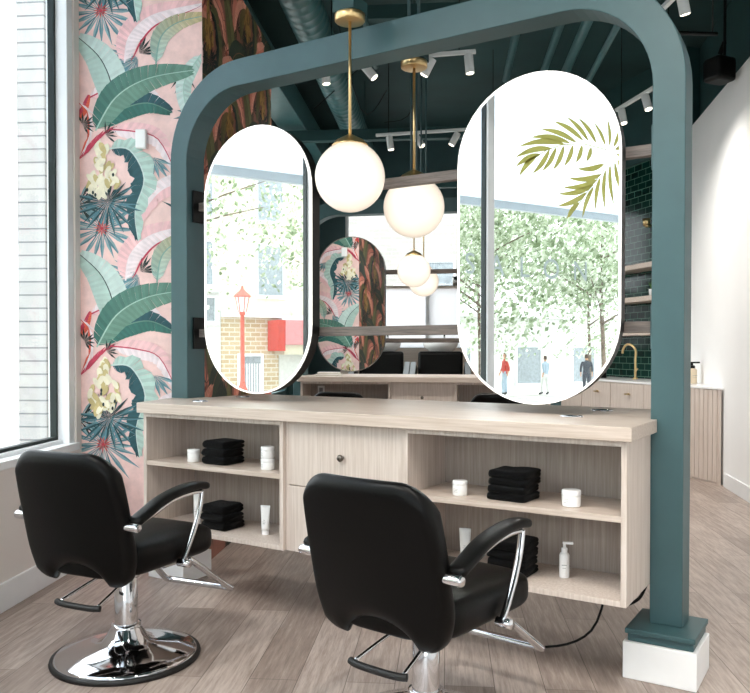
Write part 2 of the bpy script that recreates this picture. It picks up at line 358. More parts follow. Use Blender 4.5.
# ---------------------------------------------------------------- wallpaper
PAL_L = dict(bg='f4cfc9', pink='f3c4c6', pinkw='f4e3e6', crim='c23a55', sage='b3cdc4', sage2='8fb0a8', mint='c9dcd6', green='2f6a60', green2='68907f', teal='1e5058',
             slate='5b8792', slate2='86a8ad', dark='15302f', cream='f5edd2', cream2='cdbb82', orange='e0604a', ochre='c9b07a', stem='7fa79c', vein='a8c9bc')
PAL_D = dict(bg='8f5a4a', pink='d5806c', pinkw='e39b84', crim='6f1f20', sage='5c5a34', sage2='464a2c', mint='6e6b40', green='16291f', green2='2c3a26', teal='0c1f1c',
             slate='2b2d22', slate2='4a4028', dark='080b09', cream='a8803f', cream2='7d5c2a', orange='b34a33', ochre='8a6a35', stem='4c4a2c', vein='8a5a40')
def wallpaper_bm(width, ztop, pal, us, z_of, period_x=None, rowshift=0, thick=.02):
    bm = bmesh.new(); lay = bm.loops.layers.float_color.new('Col'); rnd = random.Random(11)
    C_ = {k: hx(v) for k, v in pal.items()}
    st = dict(l=0)
    def mixc(a, b, t): return tuple(x*(1-t)+y*t for x, y in zip(a, b))
    def face(vs, c, f=1.):
        try: fc = bm.faces.new(vs)
        except ValueError: return
        for l in fc.loops: l[lay] = (c[0]*f, c[1]*f, c[2]*f, 1)
    def P(p, ox, oy):
        return bm.verts.new((us(p[0]+ox), -.0010 - st['l']*.00011, z_of(p[1]+oy)))
    def path(pts, n):
        pp = smooth_path([(a, b, 0) for a, b in pts], max(2, n//(len(pts)-1))); return pp
    def leaf(pts, w, c1, c2, ox, oy, mid=None, tip=None, serr=0, vein=.07, skew=1.0, shp=.75, n=16, edge=None):
        st['l'] += 1; pp = path(pts, n); N = len(pp); L = []; Md = []; Rr = []
        for i, p in enumerate(pp):
            t = i/(N-1); d = (pp[min(i+1, N-1)] - pp[max(i-1, 0)]).normalized(); nn = Vector((-d.y, d.x, 0))
            ww = w*.5*(sin(pi*min(1, max(0, t))**shp) ** .7 if 0 < t < 1 else 0.02)
            sl = 1 - serr*(i % 3 == 0); L.append(p + nn*ww*sl*skew); Md.append(p); Rr.append(p - nn*ww*sl*(2-skew))
        for i in range(N-1):
            t = i/(N-1)
            for side, c in ((L, c1), (Rr, c2)):
                cc = mixc(C_[c], C_[tip], t) if tip else C_[c]
                d = pp[min(i+1, N-1)] - pp[i]
                for h in (0, 1):   # two vein bands per segment
                    a0 = Md[i] + (Md[i+1]-Md[i])*h*.5; a1 = Md[i] + (Md[i+1]-Md[i])*(h+1)*.5
                    b0 = side[i] + (side[i+1]-side[i])*h*.5 + d*.6; b1 = side[i] + (side[i+1]-side[i])*(h+1)*.5 + d*.6
                    if i >= N-2: b0 -= d*.6; b1 -= d*.6
                    face([P(a0, ox, oy), P(a1, ox, oy), P(b1, ox, oy), P(b0, ox, oy)], cc, 1 + (vein if (h == 0) else -vein) + rnd.uniform(-.04, .04))
        if edge:
            st['l'] += 1
            for i in range(N-1):
                q0 = L[i]; q1 = L[i+1]; m0 = q0 + (q0-Md[i])*.16; m1 = q1 + (q1-Md[i+1])*.16
                if (q0-Md[i]).length > .5: face([P(q0, ox, oy), P(q1, ox, oy), P(m1, ox, oy), P(m0, ox, oy)], C_[edge])
        if mid:
            st['l'] += 1
            for i in range(N-1):
                d = (pp[i+1]-pp[i]).normalized(); nn = Vector((-d.y, d.x, 0)); a = .75*(1 - i/N*.6)
                face([P(pp[i]+nn*a, ox, oy), P(pp[i+1]+nn*a, ox, oy), P(pp[i+1]-nn*a, ox, oy), P(pp[i]-nn*a, ox, oy)], C_[mid])
    def blade(b, ang, ln, w, c, ox, oy, c2=None):
        st['l'] += .12; b = Vector((*b, 0)); d = Vector((cos(ang), sin(ang), 0)); n = Vector((-d.y, d.x, 0))
        p = [b + n*w*.15, b + d*ln*.55 + n*w*.5, b + d*ln, b + d*ln*.55 - n*w*.5, b - n*w*.15, b + d*ln*.55]
        face([P(p[0], ox, oy), P(p[1], ox, oy), P(p[2], ox, oy), P(p[5], ox, oy)], C_[c], rnd.uniform(.85, 1.15))
        face([P(p[5], ox, oy), P(p[2], ox, oy), P(p[3], ox, oy), P(p[4], ox, oy)], C_[c2 or c], rnd.uniform(.8, 1.0))
    def fan(b, a0, a1, k, ln, w, c, c2, ox, oy):
        for i in range(k):
            a = radians(a0 + (a1-a0)*i/(k-1) + rnd.uniform(-4, 4)); blade(b, a, ln*rnd.uniform(.8, 1.1), w, c if i % 2 else c2, ox, oy, c2 if i % 2 else c)
    def blob(c0, rx, ry, c, ox, oy, ang=0):
        st['l'] += .15; vs = []
        for k in range(8):
            a = 2*pi*k/8; x, y = rx*cos(a), ry*sin(a); vs.append(P((c0[0]+x*cos(ang)-y*sin(ang), c0[1]+x*sin(ang)+y*cos(ang)), ox, oy))
        face(vs, C_[c], rnd.uniform(.88, 1.08))
    def tile(ox, oy):
        st['l'] = 0
        # far layer
        fan((104, 229), -70, 250, 19, 40, 4.2, 'slate', 'slate2', ox, oy)
        fan((80, 205), -60, 60, 8, 26, 4, 'slate2', 'dark', ox, oy)
        fan((188, 215), -150, 20, 12, 27, 3, 'dark', 'teal', ox, oy)
        fan((186, 75), 60, 130, 5, 26, 2.4, 'dark', 'dark', ox, oy)
        fan((196, 118), 150, 260, 6, 20, 3.5, 'slate', 'dark', ox, oy)
        leaf([(90, 95), (118, 84), (146, 90), (168, 112)], 20, 'pink', 'pinkw', ox, oy+5, 'crim', n=12)
        leaf([(202, 60), (185, 90), (192, 130)], 16, 'mint', 'sage', ox, oy, 'vein')
        fan((140, 62), 95, 215, 11, 32, 3.6, 'slate', 'slate2', ox, oy)
        fan((142, 57), -85, 5, 6, 19, 2.2, 'dark', 'dark', ox, oy)
        # big arching leaves, top right
        leaf([(127, 66), (132, 40), (155, 20), (205, 10)], 24, 'pinkw', 'pink', ox, oy, 'pinkw', n=18, vein=.05, edge='crim')
        leaf([(158, 68), (163, 42), (180, 28), (210, 22)], 19, 'sage', 'sage2', ox, oy, 'stem', tip='ochre', n=15)
        # sage leaf at left
        leaf([(106, 128), (115, 95), (104, 62), (80, 38)], 33, 'mint', 'sage', ox, oy, 'dark', n=18, vein=.03, shp=.9)
        leaf([(78, 120), (86, 112), (92, 96)], 8, 'orange', 'crim', ox, oy)
        # twin dark banana leaves
        leaf([(103, 128), (124, 112), (150, 106), (174, 116)], 24, 'green', 'teal', ox, oy, 'green2', n=16)
        leaf([(98, 132), (118, 100), (150, 82), (196, 75)], 31, 'green2', 'green', ox, oy, 'vein', n=20, tip='green2')
        # stems
        leaf([(76, 166), (92, 148), (104, 136), (120, 128)], 5, 'crim', 'crim', ox, oy, n=8, shp=.5)
        leaf([(76, 100), (90, 112), (92, 136), (82, 158)], 5, 'orange', 'pinkw', ox, oy, n=8)
        fan((86, 126), -120, 60, 8, 13, 2, 'dark', 'dark', ox, oy)
        fan((108, 136), -90, 40, 6, 14, 1.8, 'dark', 'dark', ox, oy)
        # pink leaf behind the switch
        leaf([(112, 131), (138, 134), (160, 142), (176, 172)], 19, 'pinkw', 'pink', ox, oy, 'crim', n=14, vein=.05)
        fan((155, 160), 20, 150, 8, 24, 3.6, 'slate', 'slate2', ox, oy)
        leaf([(205, 170), (180, 184), (158, 196), (132, 232)], 20, 'pinkw', 'pink', ox, oy, 'pinkw', n=14, vein=.04)
        # folded leaf, pale one side dark the other
        leaf([(112, 150), (132, 152), (146, 180), (137, 212), (140, 242)], 27, 'teal', 'sage', ox, oy, 'mint', n=20, serr=.3)
        # palm below the flower
        fan((110, 203), -30, 190, 15, 36, 4, 'teal', 'slate', ox, oy)
        fan((110, 203), 200, 330, 9, 26, 3, 'dark', 'teal', ox, oy)
        # banana flower
        st['l'] += 1
        for i in range(11): blob((104+rnd.uniform(-5, 5), 147+i*1.8), 3.2, 6, 'cream2' if i % 2 else 'cream', ox, oy, rnd.uniform(-.6, .6))
        for i in range(46):
            a = rnd.uniform(0, 2*pi); r = sqrt(rnd.random())
            blob((105+15*r*cos(a), 181+19*r*sin(a)), 2.6, 5.6, 'cream2' if rnd.random() < .35 else 'cream', ox, oy, rnd.uniform(-.8, .8))
        for i in range(5): blob((105+rnd.uniform(-16, 16), 168+rnd.uniform(0, 30)), 1.2, 2, 'dark', ox, oy)
        blob((104, 229), 1.7, 1.7, 'crim', ox, oy); fan((104, 229), 0, 340, 12, 9, 1.2, 'crim', 'orange', ox, oy)
    box(bm, 0, width, -.0008, thick, 0, ztop)
    for f in bm.faces:
        for l in f.loops: l[lay] = (*C_['bg'], 1)
    cols = [0] if period_x is None else [period_x*i for i in range(-1, 5)]
    for ci, ox in enumerate(cols):
        for j in (-3, -2, -1, 0, 1): tile(ox, 215*j + (rowshift*ci) % 215)
    for co, no in (((0, 0, 0), (-1, 0, 0)), ((width, 0, 0), (1, 0, 0)), ((0, 0, 0.002), (0, 0, -1)), ((0, 0, ztop), (0, 0, 1))):
        bmesh.ops.bisect_plane(bm, geom=bm.verts[:]+bm.edges[:]+bm.faces[:], plane_co=co, plane_no=no, clear_outer=True)
    return bm
def mk_paper():
    m, nt, b = newmat('botanical_wallpaper')
    a = nt.nodes.new('ShaderNodeVertexColor'); a.layer_name = 'Col'
    f = noise_n(nt, coords(nt), 14, 5, .6); g = ramp(nt, f, [(.3, (.86, .86, .86)), (.7, (1.1, 1.1, 1.1))])
    mx = nt.nodes.new('ShaderNodeMix'); mx.data_type = 'RGBA'; mx.blend_type = 'MULTIPLY'; mx.inputs['Factor'].default_value = 1
    nt.links.new(a.outputs[0], mx.inputs[6]); nt.links.new(g, mx.inputs[7]); nt.links.new(mx.outputs[2], b.inputs['Base Color'])
    b.inputs['Roughness'].default_value = .6; return m
M['paper_wall'] = mk_paper()
def nofix(name, bm, mat, mw):
    me = bpy.data.meshes.new(name); bm.to_mesh(me); bm.free(); me.materials.append(M[mat])
    o = bpy.data.objects.new(name, me); COL.objects.link(o); o.matrix_world = mw; o['kind'] = 'structure'; return o
PK = .00565
zf = lambda py: .705 + (440-py)*PK
uf = lambda px: (px-82)*.00584
ZT = 3.54
# front face of the pillar: x -> n, looking along +s
mwF = Matrix.Translation(RM(NI, 4.362)) @ Matrix.Rotation(W, 4, 'Z')
nofix('wall_pillar_front', wallpaper_bm(.707, ZT, PAL_L, uf, zf), 'paper_wall', mwF)
mwS = Matrix.Translation(RM(-1.345, 4.362)) @ Matrix.Rotation(W+radians(90), 4, 'Z')
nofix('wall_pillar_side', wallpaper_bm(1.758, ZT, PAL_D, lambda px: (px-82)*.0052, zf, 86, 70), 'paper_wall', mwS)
mwB = Matrix.Translation(RM(-1.345, 6.12)) @ Matrix.Rotation(W+radians(180), 4, 'Z')
nofix('wall_pillar_rear', wallpaper_bm(.70, ZT, PAL_L, uf, zf), 'paper_wall', mwB)
struct('wall_pillar_core', B((-2.04, -1.37, 4.385, 6.095, 0, ZT-.01)), 'green_dk', rot=RZ)
tag(obj('thermostat', B((-1.715, -1.655, 4.325, 4.358, 2.335, 2.44)), 'white_plastic', rot=RZ, bevel=.006), 'small white wall sensor on the pink leafy wallpaper', 'thermostat')
tag(obj('thermostat', B((-1.56, -1.49, 6.125, 6.155, 2.35, 2.46)), 'white_plastic', rot=RZ, bevel=.006), 'white wall box seen reflected in the small far oval mirror', 'thermostat')

# ================================================================ FIRST STATION
ST = []     # objects copied for the second station
def reg(o): ST.append(o); return o
Y0, Y1 = 3.10, 3.235
def arch_outline(x0, x1, z0, zt, R, n=14):
    p = [(x0, z0)]
    for k in range(n+1): a = pi - (pi/2)*k/n; p.append((x0+R+R*cos(a), zt-R+R*sin(a)))
    for k in range(n+1): a = pi/2 - (pi/2)*k/n; p.append((x1-R+R*cos(a), zt-R+R*sin(a)))
    p.append((x1, z0)); return p
XA, XB, TH = -3.215, -.582, .118
bm = bmesh.new()
o_ = arch_outline(XA, XB, .186, 2.69, .47); i_ = arch_outline(XA+TH, XB-TH, .186, 2.69-.135, .345)
V = [[bm.verts.new((x, y, z)) for x, z in pts] for pts, y in ((o_, Y0), (i_, Y0), (i_, Y1), (o_, Y1))]
for k in range(len(o_)-1):
    for q in range(4): bm.faces.new([V[q][k], V[q][k+1], V[(q+1) % 4][k+1], V[(q+1) % 4][k]])
for k in (0, len(o_)-1): bm.faces.new([V[q][k] for q in range(4)])
arch = reg(thing('arch_frame', 'tall dark teal rounded arch framing the nearest styling counter', 'arch frame', (-1.9, 3.17, 0)))
def ch(name, bm, mat, par, **k):   # child given in world coordinates of an unrotated thing
    bmesh.ops.translate(bm, vec=-Vector(par.location), verts=bm.verts[:]); return obj(name, bm, mat, par, **k)
ch('arch', bm, 'green', arch, bevel=.004)
for cx, y1 in ((-3.155, 3.205), (-.642, 3.255)):
    ch('plinth', B((cx-.13, cx+.13, 2.995, y1, 0, .136)), 'block', arch, bevel=.003)
    ch('base_moulding', B((cx-.116, cx+.116, 3.01, y1-.01 if cx < -2 else 3.262, .136, .166), (cx-.124, cx+.124, 2.998, y1-.002 if cx < -2 else 3.268, .166, .186)), 'green', arch, bevel=.004)
# horizontal bars
for i, (zc, lb) in enumerate(((1.985, 'upper weathered dark bar spanning the near arch behind the mirrors'), (1.305, 'lower weathered dark bar spanning the near arch behind the mirrors'))):
    t = reg(thing('mounting_bar', lb, 'bar', (-1.9, 3.19, zc-.022), 0, None))
    ch('bar', B((XA+TH+.01, XB-TH-.01, 3.178, 3.212, zc-.022, zc+.022)), 'dark_bar', t, bevel=.002)
    for x0 in (XA+TH+.0005, XB-TH-.0125): ch('end_plate', B((x0, x0+.012, 3.14, 3.232, zc-.085, zc+.085)), 'black_metal' if x0 < -2 else 'green', t, bevel=.002)
# mirrors
for i, cx in enumerate((-2.62, -1.157)):
    t = reg(thing('oval_mirror', ('tall lit oval mirror beside the leafy wallpaper, left of the nearest pair',
                                  'tall lit oval mirror by the right post, reflecting gold palm leaves')[i], 'mirror', (cx, 3.14, .99)))
    cz = 1.665; w, h = .688, 1.34
    b = bmesh.new(); prism(b, stadium(cx, cz, w-.006, h-.006), 3.108, 3.172, 'y'); ch('back_box', b, 'black_metal', t)
    b = bmesh.new(); ringstrip(b, stadium(cx, cz, w, h), stadium(cx, cz, w, h, d=.007), 3.094, 3.108); ch('light_border', b, 'led', t)
    b = bmesh.new(); prism(b, stadium(cx, cz, w, h, d=.007), 3.098, 3.107, 'y'); ch('mirror_glass', b, 'mirror', t)
    for zb in (1.24, 1.92): ch('mounting_bracket', B((cx-.05, cx+.05, 3.173, 3.1775, zb, zb+.13)), 'black_metal', t)
# worktop
WT = .957
wp = [(-3.06, 2.72), (-.675, 2.72), (-.675, 3.096), (-.704, 3.096), (-.704, 3.24), (-.675, 3.24), (-.675, 3.62), (-3.06, 3.62), (-3.06, 3.24), (-3.094, 3.24), (-3.094, 3.096), (-3.212, 3.096)]
bm = bmesh.new(); prism(bm, wp, .908, WT)
reg(tag(obj('worktop', bm, 'wood_h', bevel=.002), 'long pale ash worktop running between the posts of the near arch', 'worktop'))
def cab(name, label, x0, x1, z0, z1, y0, y1, shelves=(), doors=()):
    t = reg(thing(name, label, 'cabinet', ((x0+x1)/2, (y0+y1)/2, z0))); T_ = .02
    ch('body', B((x0, x0+T_, y0, y1, z0, z1), (x1-T_, x1, y0, y1, z0, z1), (x0+T_, x1-T_, y0, y1, z0, z0+T_), (x0+T_, x1-T_, y0, y1, z1-T_, z1)), 'wood_v', t, bevel=.001)
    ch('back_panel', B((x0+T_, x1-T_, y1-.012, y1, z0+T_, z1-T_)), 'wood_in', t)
    for zs in shelves: ch('shelf', B((x0+T_, x1-T_, y0+.004, y1-.012, zs-.022, zs)), 'wood_h', t, bevel=.001)
    for (a, b_, c, d, kx, kz) in doors:
        nm = 'drawer'; yk = y0
        dr = ch(nm, B((a, b_, y0-.001, y0+.019, c, d)), 'wood_v', t, bevel=.002)
        bb = bmesh.new(); lathe(bb, [(0, 0), (.007, 0), (.006, .012), (.014, .016), (.0155, .022), (.012, .028), (0, .029)], 18)
        bmesh.ops.rotate(bb, cent=(0, 0, 0), matrix=Matrix.Rotation(radians(90), 3, 'X'), verts=bb.verts[:])
        bmesh.ops.translate(bb, vec=Vector((kx, y0-.001, kz)) - Vector(t.location), verts=bb.verts[:]); obj('knob', bb, 'knob', dr, smooth=True)
    return t
CZ0, CZ1 = .338, .907
cab('shelf_cabinet', 'open two-tier ash shelf unit under the left end of the near worktop', -3.045, -2.174, CZ0, CZ1, 2.75, 3.093, (.672,))
cab('shelf_cabinet', 'open two-tier ash shelf unit under the right end of the near worktop', -1.570, -.697, CZ0, CZ1, 2.75, 3.093, (.648,))
cab('drawer_cabinet', 'pale ash unit with two drawers between the open shelves of the near counter', -2.173, -1.571, CZ0, CZ1, 2.77, 3.093, (),
    [(-2.165, -1.579, .6275, .900, -1.872, .765), (-2.165, -1.579, .345, .624, -1.872, .49)])
t = reg(thing('rear_cabinet', 'closed ash cabinet on the far side of the near counter', 'cabinet', (-1.88, 3.4, CZ0)))
ch('body', B((-3.03, -.71, 3.245, 3.58, CZ0, CZ1), (-3.03, -.71, 3.094, 3.244, CZ0, CZ1)), 'wood_v', t, bevel=.002)
for k in range(4): ch('cabinet_door', B((-3.02+k*.578, -3.02+k*.578+.572, 3.58, 3.598, CZ0+.01, CZ1-.01)), 'wood_v', t, bevel=.002)
def grommet(x, y, lb):
    t = reg(thing('cable_grommet', lb, 'grommet', (x, y, WT)))
    b = bmesh.new(); lathe(b, [(.022, 0), (.034, 0), (.034, .004), (.030, .007), (.022, .005), (.022, 0)], 24); bmesh.ops.scale(b, vec=(1.35, .9, 1), verts=b.verts[:]); obj('ring', b, 'chrome', t, smooth=True)
    b = bmesh.new(); lathe(b, [(0, 0.003), (.021, .003), (.021, .0005), (0, .0005)], 20); bmesh.ops.scale(b, vec=(1.3, .85, 1), verts=b.verts[:]); obj('lid', b, 'steel', t)
grommet(-2.84, 2.93, 'small chrome cable ring at the worktop left end, in front of mirror')
grommet(-2.92, 3.345, 'small chrome cable ring behind the left mirror foot')
grommet(-.98, 3.03, 'small chrome cable ring below the right mirror, nearer the front edge')
grommet(-.965, 3.39, 'small chrome cable ring at the back right of the worktop')
# the power brick and cables under the counter
t = thing('power_brick', 'black power unit under the right end of the near counter', 'power unit', (-.72, 3.32, 0))
b = B((-.80, -.70, 3.262, 3.36, .30, .335)); ch('housing', b, 'black_plastic', t, bevel=.005)
b = bmesh.new(); tube(b, [(-.75, 3.30, .302), (-.79, 3.24, .24), (-.86, 3.2, .21), (-.80, 3.12, .23), (-.74, 3.11, .27), (-.72, 3.15, .325)], .006, 8); ch('cable', b, 'black_plastic', t, smooth=True)
b = bmesh.new(); tube(b, [(-.9, 3.3, .33), (-.95, 3.2, .08), (-1.15, 3.1, .006), (-1.5, 3.15, .006), (-1.9, 3.12, .006), (-2.2, 3.2, .006)], .005, 8)
tag(obj('floor_cable', b, 'black_plastic', smooth=True), 'thin dark cable lying on the floor beneath the near counter', 'cable')

# ================================================================ STYLING CHAIRS
def make_chair():
    t = thing('styling_chair', '', 'chair')
    # backrest: padded shield with an arched cut-out at the bottom
    NU, NV = 34, 34; Zb, Zt = .355, .855
    def wid(v):
        if v < .34: return .210 + .038*sin(pi/2*v/.34)
        return .248 - .012*max(0, (v-.55)/.45)**2
    def pt(u, v, side):
        au = abs(u)
        zb = Zb + (.078*(1-(au/.64)**2)**.6 if au < .64 else 0) + (.02*((au-.8)/.2)**2 if au > .8 else 0)
        k = max(0, (au-.55)/.45); zt = Zt - .11*(1-sqrt(max(0, 1-k*k)))
        vv = v; z = zb + (zt-zb)*vv
        x = u*wid(vv)*(1 - .04*max(0, (.06-vv)/.06))
        e = min(1-au, vv*1.0*.9, (1-vv)*1.0); e = max(0, e); th = .034*sqrt(max(0, 1-(1-min(1, e/.11))**2))
        y = -.232 - .23*(z-.36) + .50*x*x + (-th if side == 0 else th*1.25)
        if side == 1: y += -.006*sin(pi*vv)
        return (x, y, z)
    bm = bmesh.new(); G = {}
    for s in (0, 1):
        for i in range(NU+1):
            for j in range(NV+1):
                u = -cos(pi*i/NU); v = .5-.5*cos(pi*j/NV)
                if s == 1 and (i in (0, NU) or j in (0, NV)): G[s, i, j] = G[0, i, j]
                else: G[s, i, j] = bm.verts.new(pt(u, v, s))
    for s in (0, 1):
        for i in range(NU):
            for j in range(NV): bm.faces.new([G[s, i, j], G[s, i+1, j], G[s, i+1, j+1], G[s, i, j+1]][::1 if s else -1])
    bk = obj('backrest', bm, 'black_leather', t, smooth=True)
    # seat: soft box
    def soft(name, hx_, hy, hz, c, par, mat, e=.28, n=20, dome=.02, taper=.0):
        bm = bmesh.new(); rows = []
        def se(a, p): return math.copysign(abs(a)**p, a)
        for i in range(n+1):
            f = -pi/2 + pi*i/n; row = []
            for k in range(2*n):
                th = 2*pi*k/(2*n); x = hx_*se(cos(f), e*1.3)*se(cos(th), e); y = hy*se(cos(f), e*1.3)*se(sin(th), e); z = hz*se(sin(f), .55)
                x *= 1 + taper*(y/hy)
                z += (dome*(1-(x/hx_)**2)*(1-(y/hy)**2) if z > 0 else 0)
                row.append(bm.verts.new((c[0]+x, c[1]+y, c[2]+z)))
            rows.append(row)
        for a, b_ in zip(rows, rows[1:]):
            for k in range(2*n): bm.faces.new([a[k], a[(k+1) % (2*n)], b_[(k+1) % (2*n)], b_[k]])
        bmesh.ops.remove_doubles(bm, verts=bm.verts[:], dist=.0004)
        return obj(name, bm, mat, par, smooth=True)
    soft('seat', .243, .245, .062, (0, .02, .445), t, 'black_leather', e=.22, taper=.03)
    b = B((-.11, .11, -.12, .12, .355, .388)); obj('seat_plate', b, 'black_metal', t, bevel=.01)
    b = B((-.05, .05, .15, .262, .355, .39)); obj('footrest_bracket', b, 'black_metal', t, bevel=.008)
    soft('lumbar_pad', .14, .03, .045, (0, -.215, .425), t, 'black_leather', e=.3)
    for s in (-1, 1):
        X = s*.268
        b = bmesh.new()
        pts = [(X, -.262, .605), (X, -.20, .628), (X, -.11, .662), (X, 0, .682), (X, .09, .685), (X, .165, .675)]
        P = smooth_path(pts, 6); R = []
        for i, p in enumerate(P):
            q = i/(len(P)-1); d = (P[min(i+1, len(P)-1)]-P[max(i-1, 0)]).normalized(); up = Vector((1, 0, 0)).cross(d)*1
            k = min(1, sqrt(max(.02, 1-(1-min(1, q/.08))**2)), sqrt(max(.02, 1-(1-min(1, (1-q)/.1))**2)))
            R.append([b.verts.new(p + Vector((1, 0, 0))*math.copysign(abs(cos(a))**.6, cos(a))*.03*k + up*math.copysign(abs(sin(a))**.7, sin(a))*(.017 if sin(a) > 0 else .014)*k) for a in [2*pi*m/18 for m in range(18)]])
        for a_, c_ in zip(R, R[1:]):
            for k in range(18): b.faces.new([a_[k], a_[(k+1) % 18], c_[(k+1) % 18], c_[k]])
        b.faces.new(R[0][::-1]); b.faces.new(R[-1]); arm = obj('arm_pad', b, 'black_leather', t, smooth=True)
        b = bmesh.new(); cyl(b, (s*.20, -.262, .592), (s*.292, -.262, .592), .0165, seg=20); cyl(b, (s*.292, -.262, .592), (s*.298, -.262, .592), .0165, .012)
        obj('back_bracket', b, 'chrome', t, smooth=True, bevel=.001)
        b = bmesh.new(); tube(b, [(X, -.262, .592), (X, -.17, .618), (X, -.06, .652), (X, .05, .664), (X, .13, .660)], .0075, 10, rx=.012); obj('arm_rail', b, 'chrome', t, smooth=True)
        b = bmesh.new(); tube(b, [(X, .135, .660), (X, .118, .59), (X, .075, .50), (s*.264, .028, .42), (s*.260, .018, .40)], .010, 12, rx=.0165); cyl(b, (s*.245, .018, .40), (s*.298, .018, .40), .015)
        obj('arm_strut', b, 'chrome', t, smooth=True)
    # column and base
    b = bmesh.new(); lathe(b, [(0, .02), (.045, .02), (.045, .335), (.043, .338), (.032, .339), (.032, .356), (0, .356)], 32); obj('column', b, 'chrome', t, smooth=True, bevel=.001)
    b = bmesh.new(); lathe(b, [(0, .012), (.272, .012), (.274, .022), (.262, .030), (.20, .040), (.13, .050), (.095, .066), (.075, .095), (.060, .122), (.056, .128), (.056, .138), (.046, .138)], 56); obj('base', b, 'chrome', t, smooth=True)
    b = bmesh.new(); lathe(b, [(0, 0), (.284, 0), (.288, .008), (.285, .018), (.273, .021), (.268, .0), (0, 0)], 56); obj('rubber_ring', b, 'black_rubber', t, smooth=True)
    # pump lever
    b = bmesh.new(); tube(b, [(.055, -.03, .345), (.075, -.14, .315), (.09, -.25, .283)], .006, 10); tube(b, [(-.055, -.03, .345), (-.075, -.14, .315), (-.09, -.25, .283)], .006, 10)
    cyl(b, (-.07, -.03, .345), (.085, -.03, .345), .012); pl = obj('pump_lever', b, 'chrome', t, smooth=True)
    b = bmesh.new(); tube(b, [(-.105, -.25, .28), (-.06, -.262, .279), (.06, -.262, .279), (.105, -.25, .28)], .0115, 12); obj('lever_grip', b, 'black_rubber', pl, smooth=True)
    # foot rest
    b = bmesh.new(); tube(b, [(-.10, .10, .352), (-.105, .235, .345), (-.125, .27, .325), (-.172, .44, .185), (-.168, .470, .168), (-.13, .478, .165), (.13, .478, .165), (.168, .470, .168), (.172, .44, .185), (.125, .27, .325), (.105, .235, .345), (.10, .10, .352)], .0135, 12, sm=5); obj('foot_rest', b, 'chrome', t, smooth=True)
    return t
chair0 = make_chair()
GC = None
def chair(first, x, y, ang, label, group=None):
    c = chair0 if first else copy_tree(chair0)
    c.location = (x, y, 0); c.rotation_euler = (0, 0, -radians(ang)); c['label'] = label; c['group'] = 'black styling chairs'; return c
chair(True, -2.495, 2.16, -7, 'black styling chair on a round chrome base, nearest the window')
chair(False, -1.195, 2.24, 6, 'black styling chair in the middle foreground, its base cut off by the frame')

# ================================================================ PRODUCTS ON THE SHELVES
def towel_bm(w, d, h, seed):
    r = random.Random(seed); bm = bmesh.new(); n = 14; rows = []
    prof = []
    hh = h/2
    for k in range(9): a = pi/2 + pi*k/8; prof.append((-d/2+hh + hh*cos(a), hh + hh*sin(a)))            # front fold
    prof += [(0, 0), (d/2-.01, 0.0), (d/2, hh*.45), (d/2-.004, hh*.9), (d/2-.03, hh), (d/2-.004, hh*1.1), (d/2, hh*1.55), (d/2-.01, h), (0, h)]
    for i in range(n+1):
        t = i/n; x = (t-.5)*w; e = min(t, 1-t)*n; k = 1 - (.14 if e < .5 else (.03 if e < 1.5 else 0)); row = []
        for j, (y, z) in enumerate(prof):
            wv = noise.noise(Vector((x*16+seed*3, y*16, z*20)))*.004
            zz = hh + (z-hh)*k; top = z > h*.9
            row.append(bm.verts.new((x + (noise.noise(Vector((y*14, z*30, seed*5)))*.005 if e < .6 else 0), y*(1-.02*(e < .6)) + wv, zz + (wv*.9 if top else 0))))
        rows.append(row)
    m = len(prof)
    for a, b in zip(rows, rows[1:]):
        for k in range(m): bm.faces.new([a[k], a[(k+1) % m], b[(k+1) % m], b[k]])
    bm.faces.new(rows[0]); bm.faces.new(rows[-1][::-1]); return bm
def towels(x, y, z, n, h, w, d, where, rz=0):
    names = ['bottom', 'second', 'third', 'top'] if n == 4 else ['bottom', 'middle', 'top']
    for i in range(n):
        o = obj('folded_towel', towel_bm(w*random.uniform(.95, 1.0), d*random.uniform(.95, 1), h*(1.12 if i == n-1 else 1), int(x*-50)+i+int(z*10)), 'towel', smooth=True, loc=(x+random.uniform(-.005, .005), y+random.uniform(-.005, .005), z + i*h + .0004), rot=(0, 0, rz+radians(random.uniform(-4, 4))))
        pos = {'bottom': 'bottom of the stack', 'top': 'top of the stack', 'middle': 'middle of the stack', 'second': 'second from the bottom', 'third': 'third from the bottom'}[names[i]]
        tag(o, 'folded black towel, %s on the %s' % (pos, where), 'towel', 'folded black towels')
SL, SR, SB = .672, .648, .358
towels(-2.635, 2.875, SL, 3, .036, .150, .15, 'upper left shelf')
towels(-2.655, 2.885, SB, 3, .038, .155, .15, 'lower left shelf')
towels(-1.155, 2.875, SR, 4, .0275, .155, .155, 'upper right shelf')
towels(-1.165, 2.885, SB, 4, .033, .155, .155, 'lower right shelf')
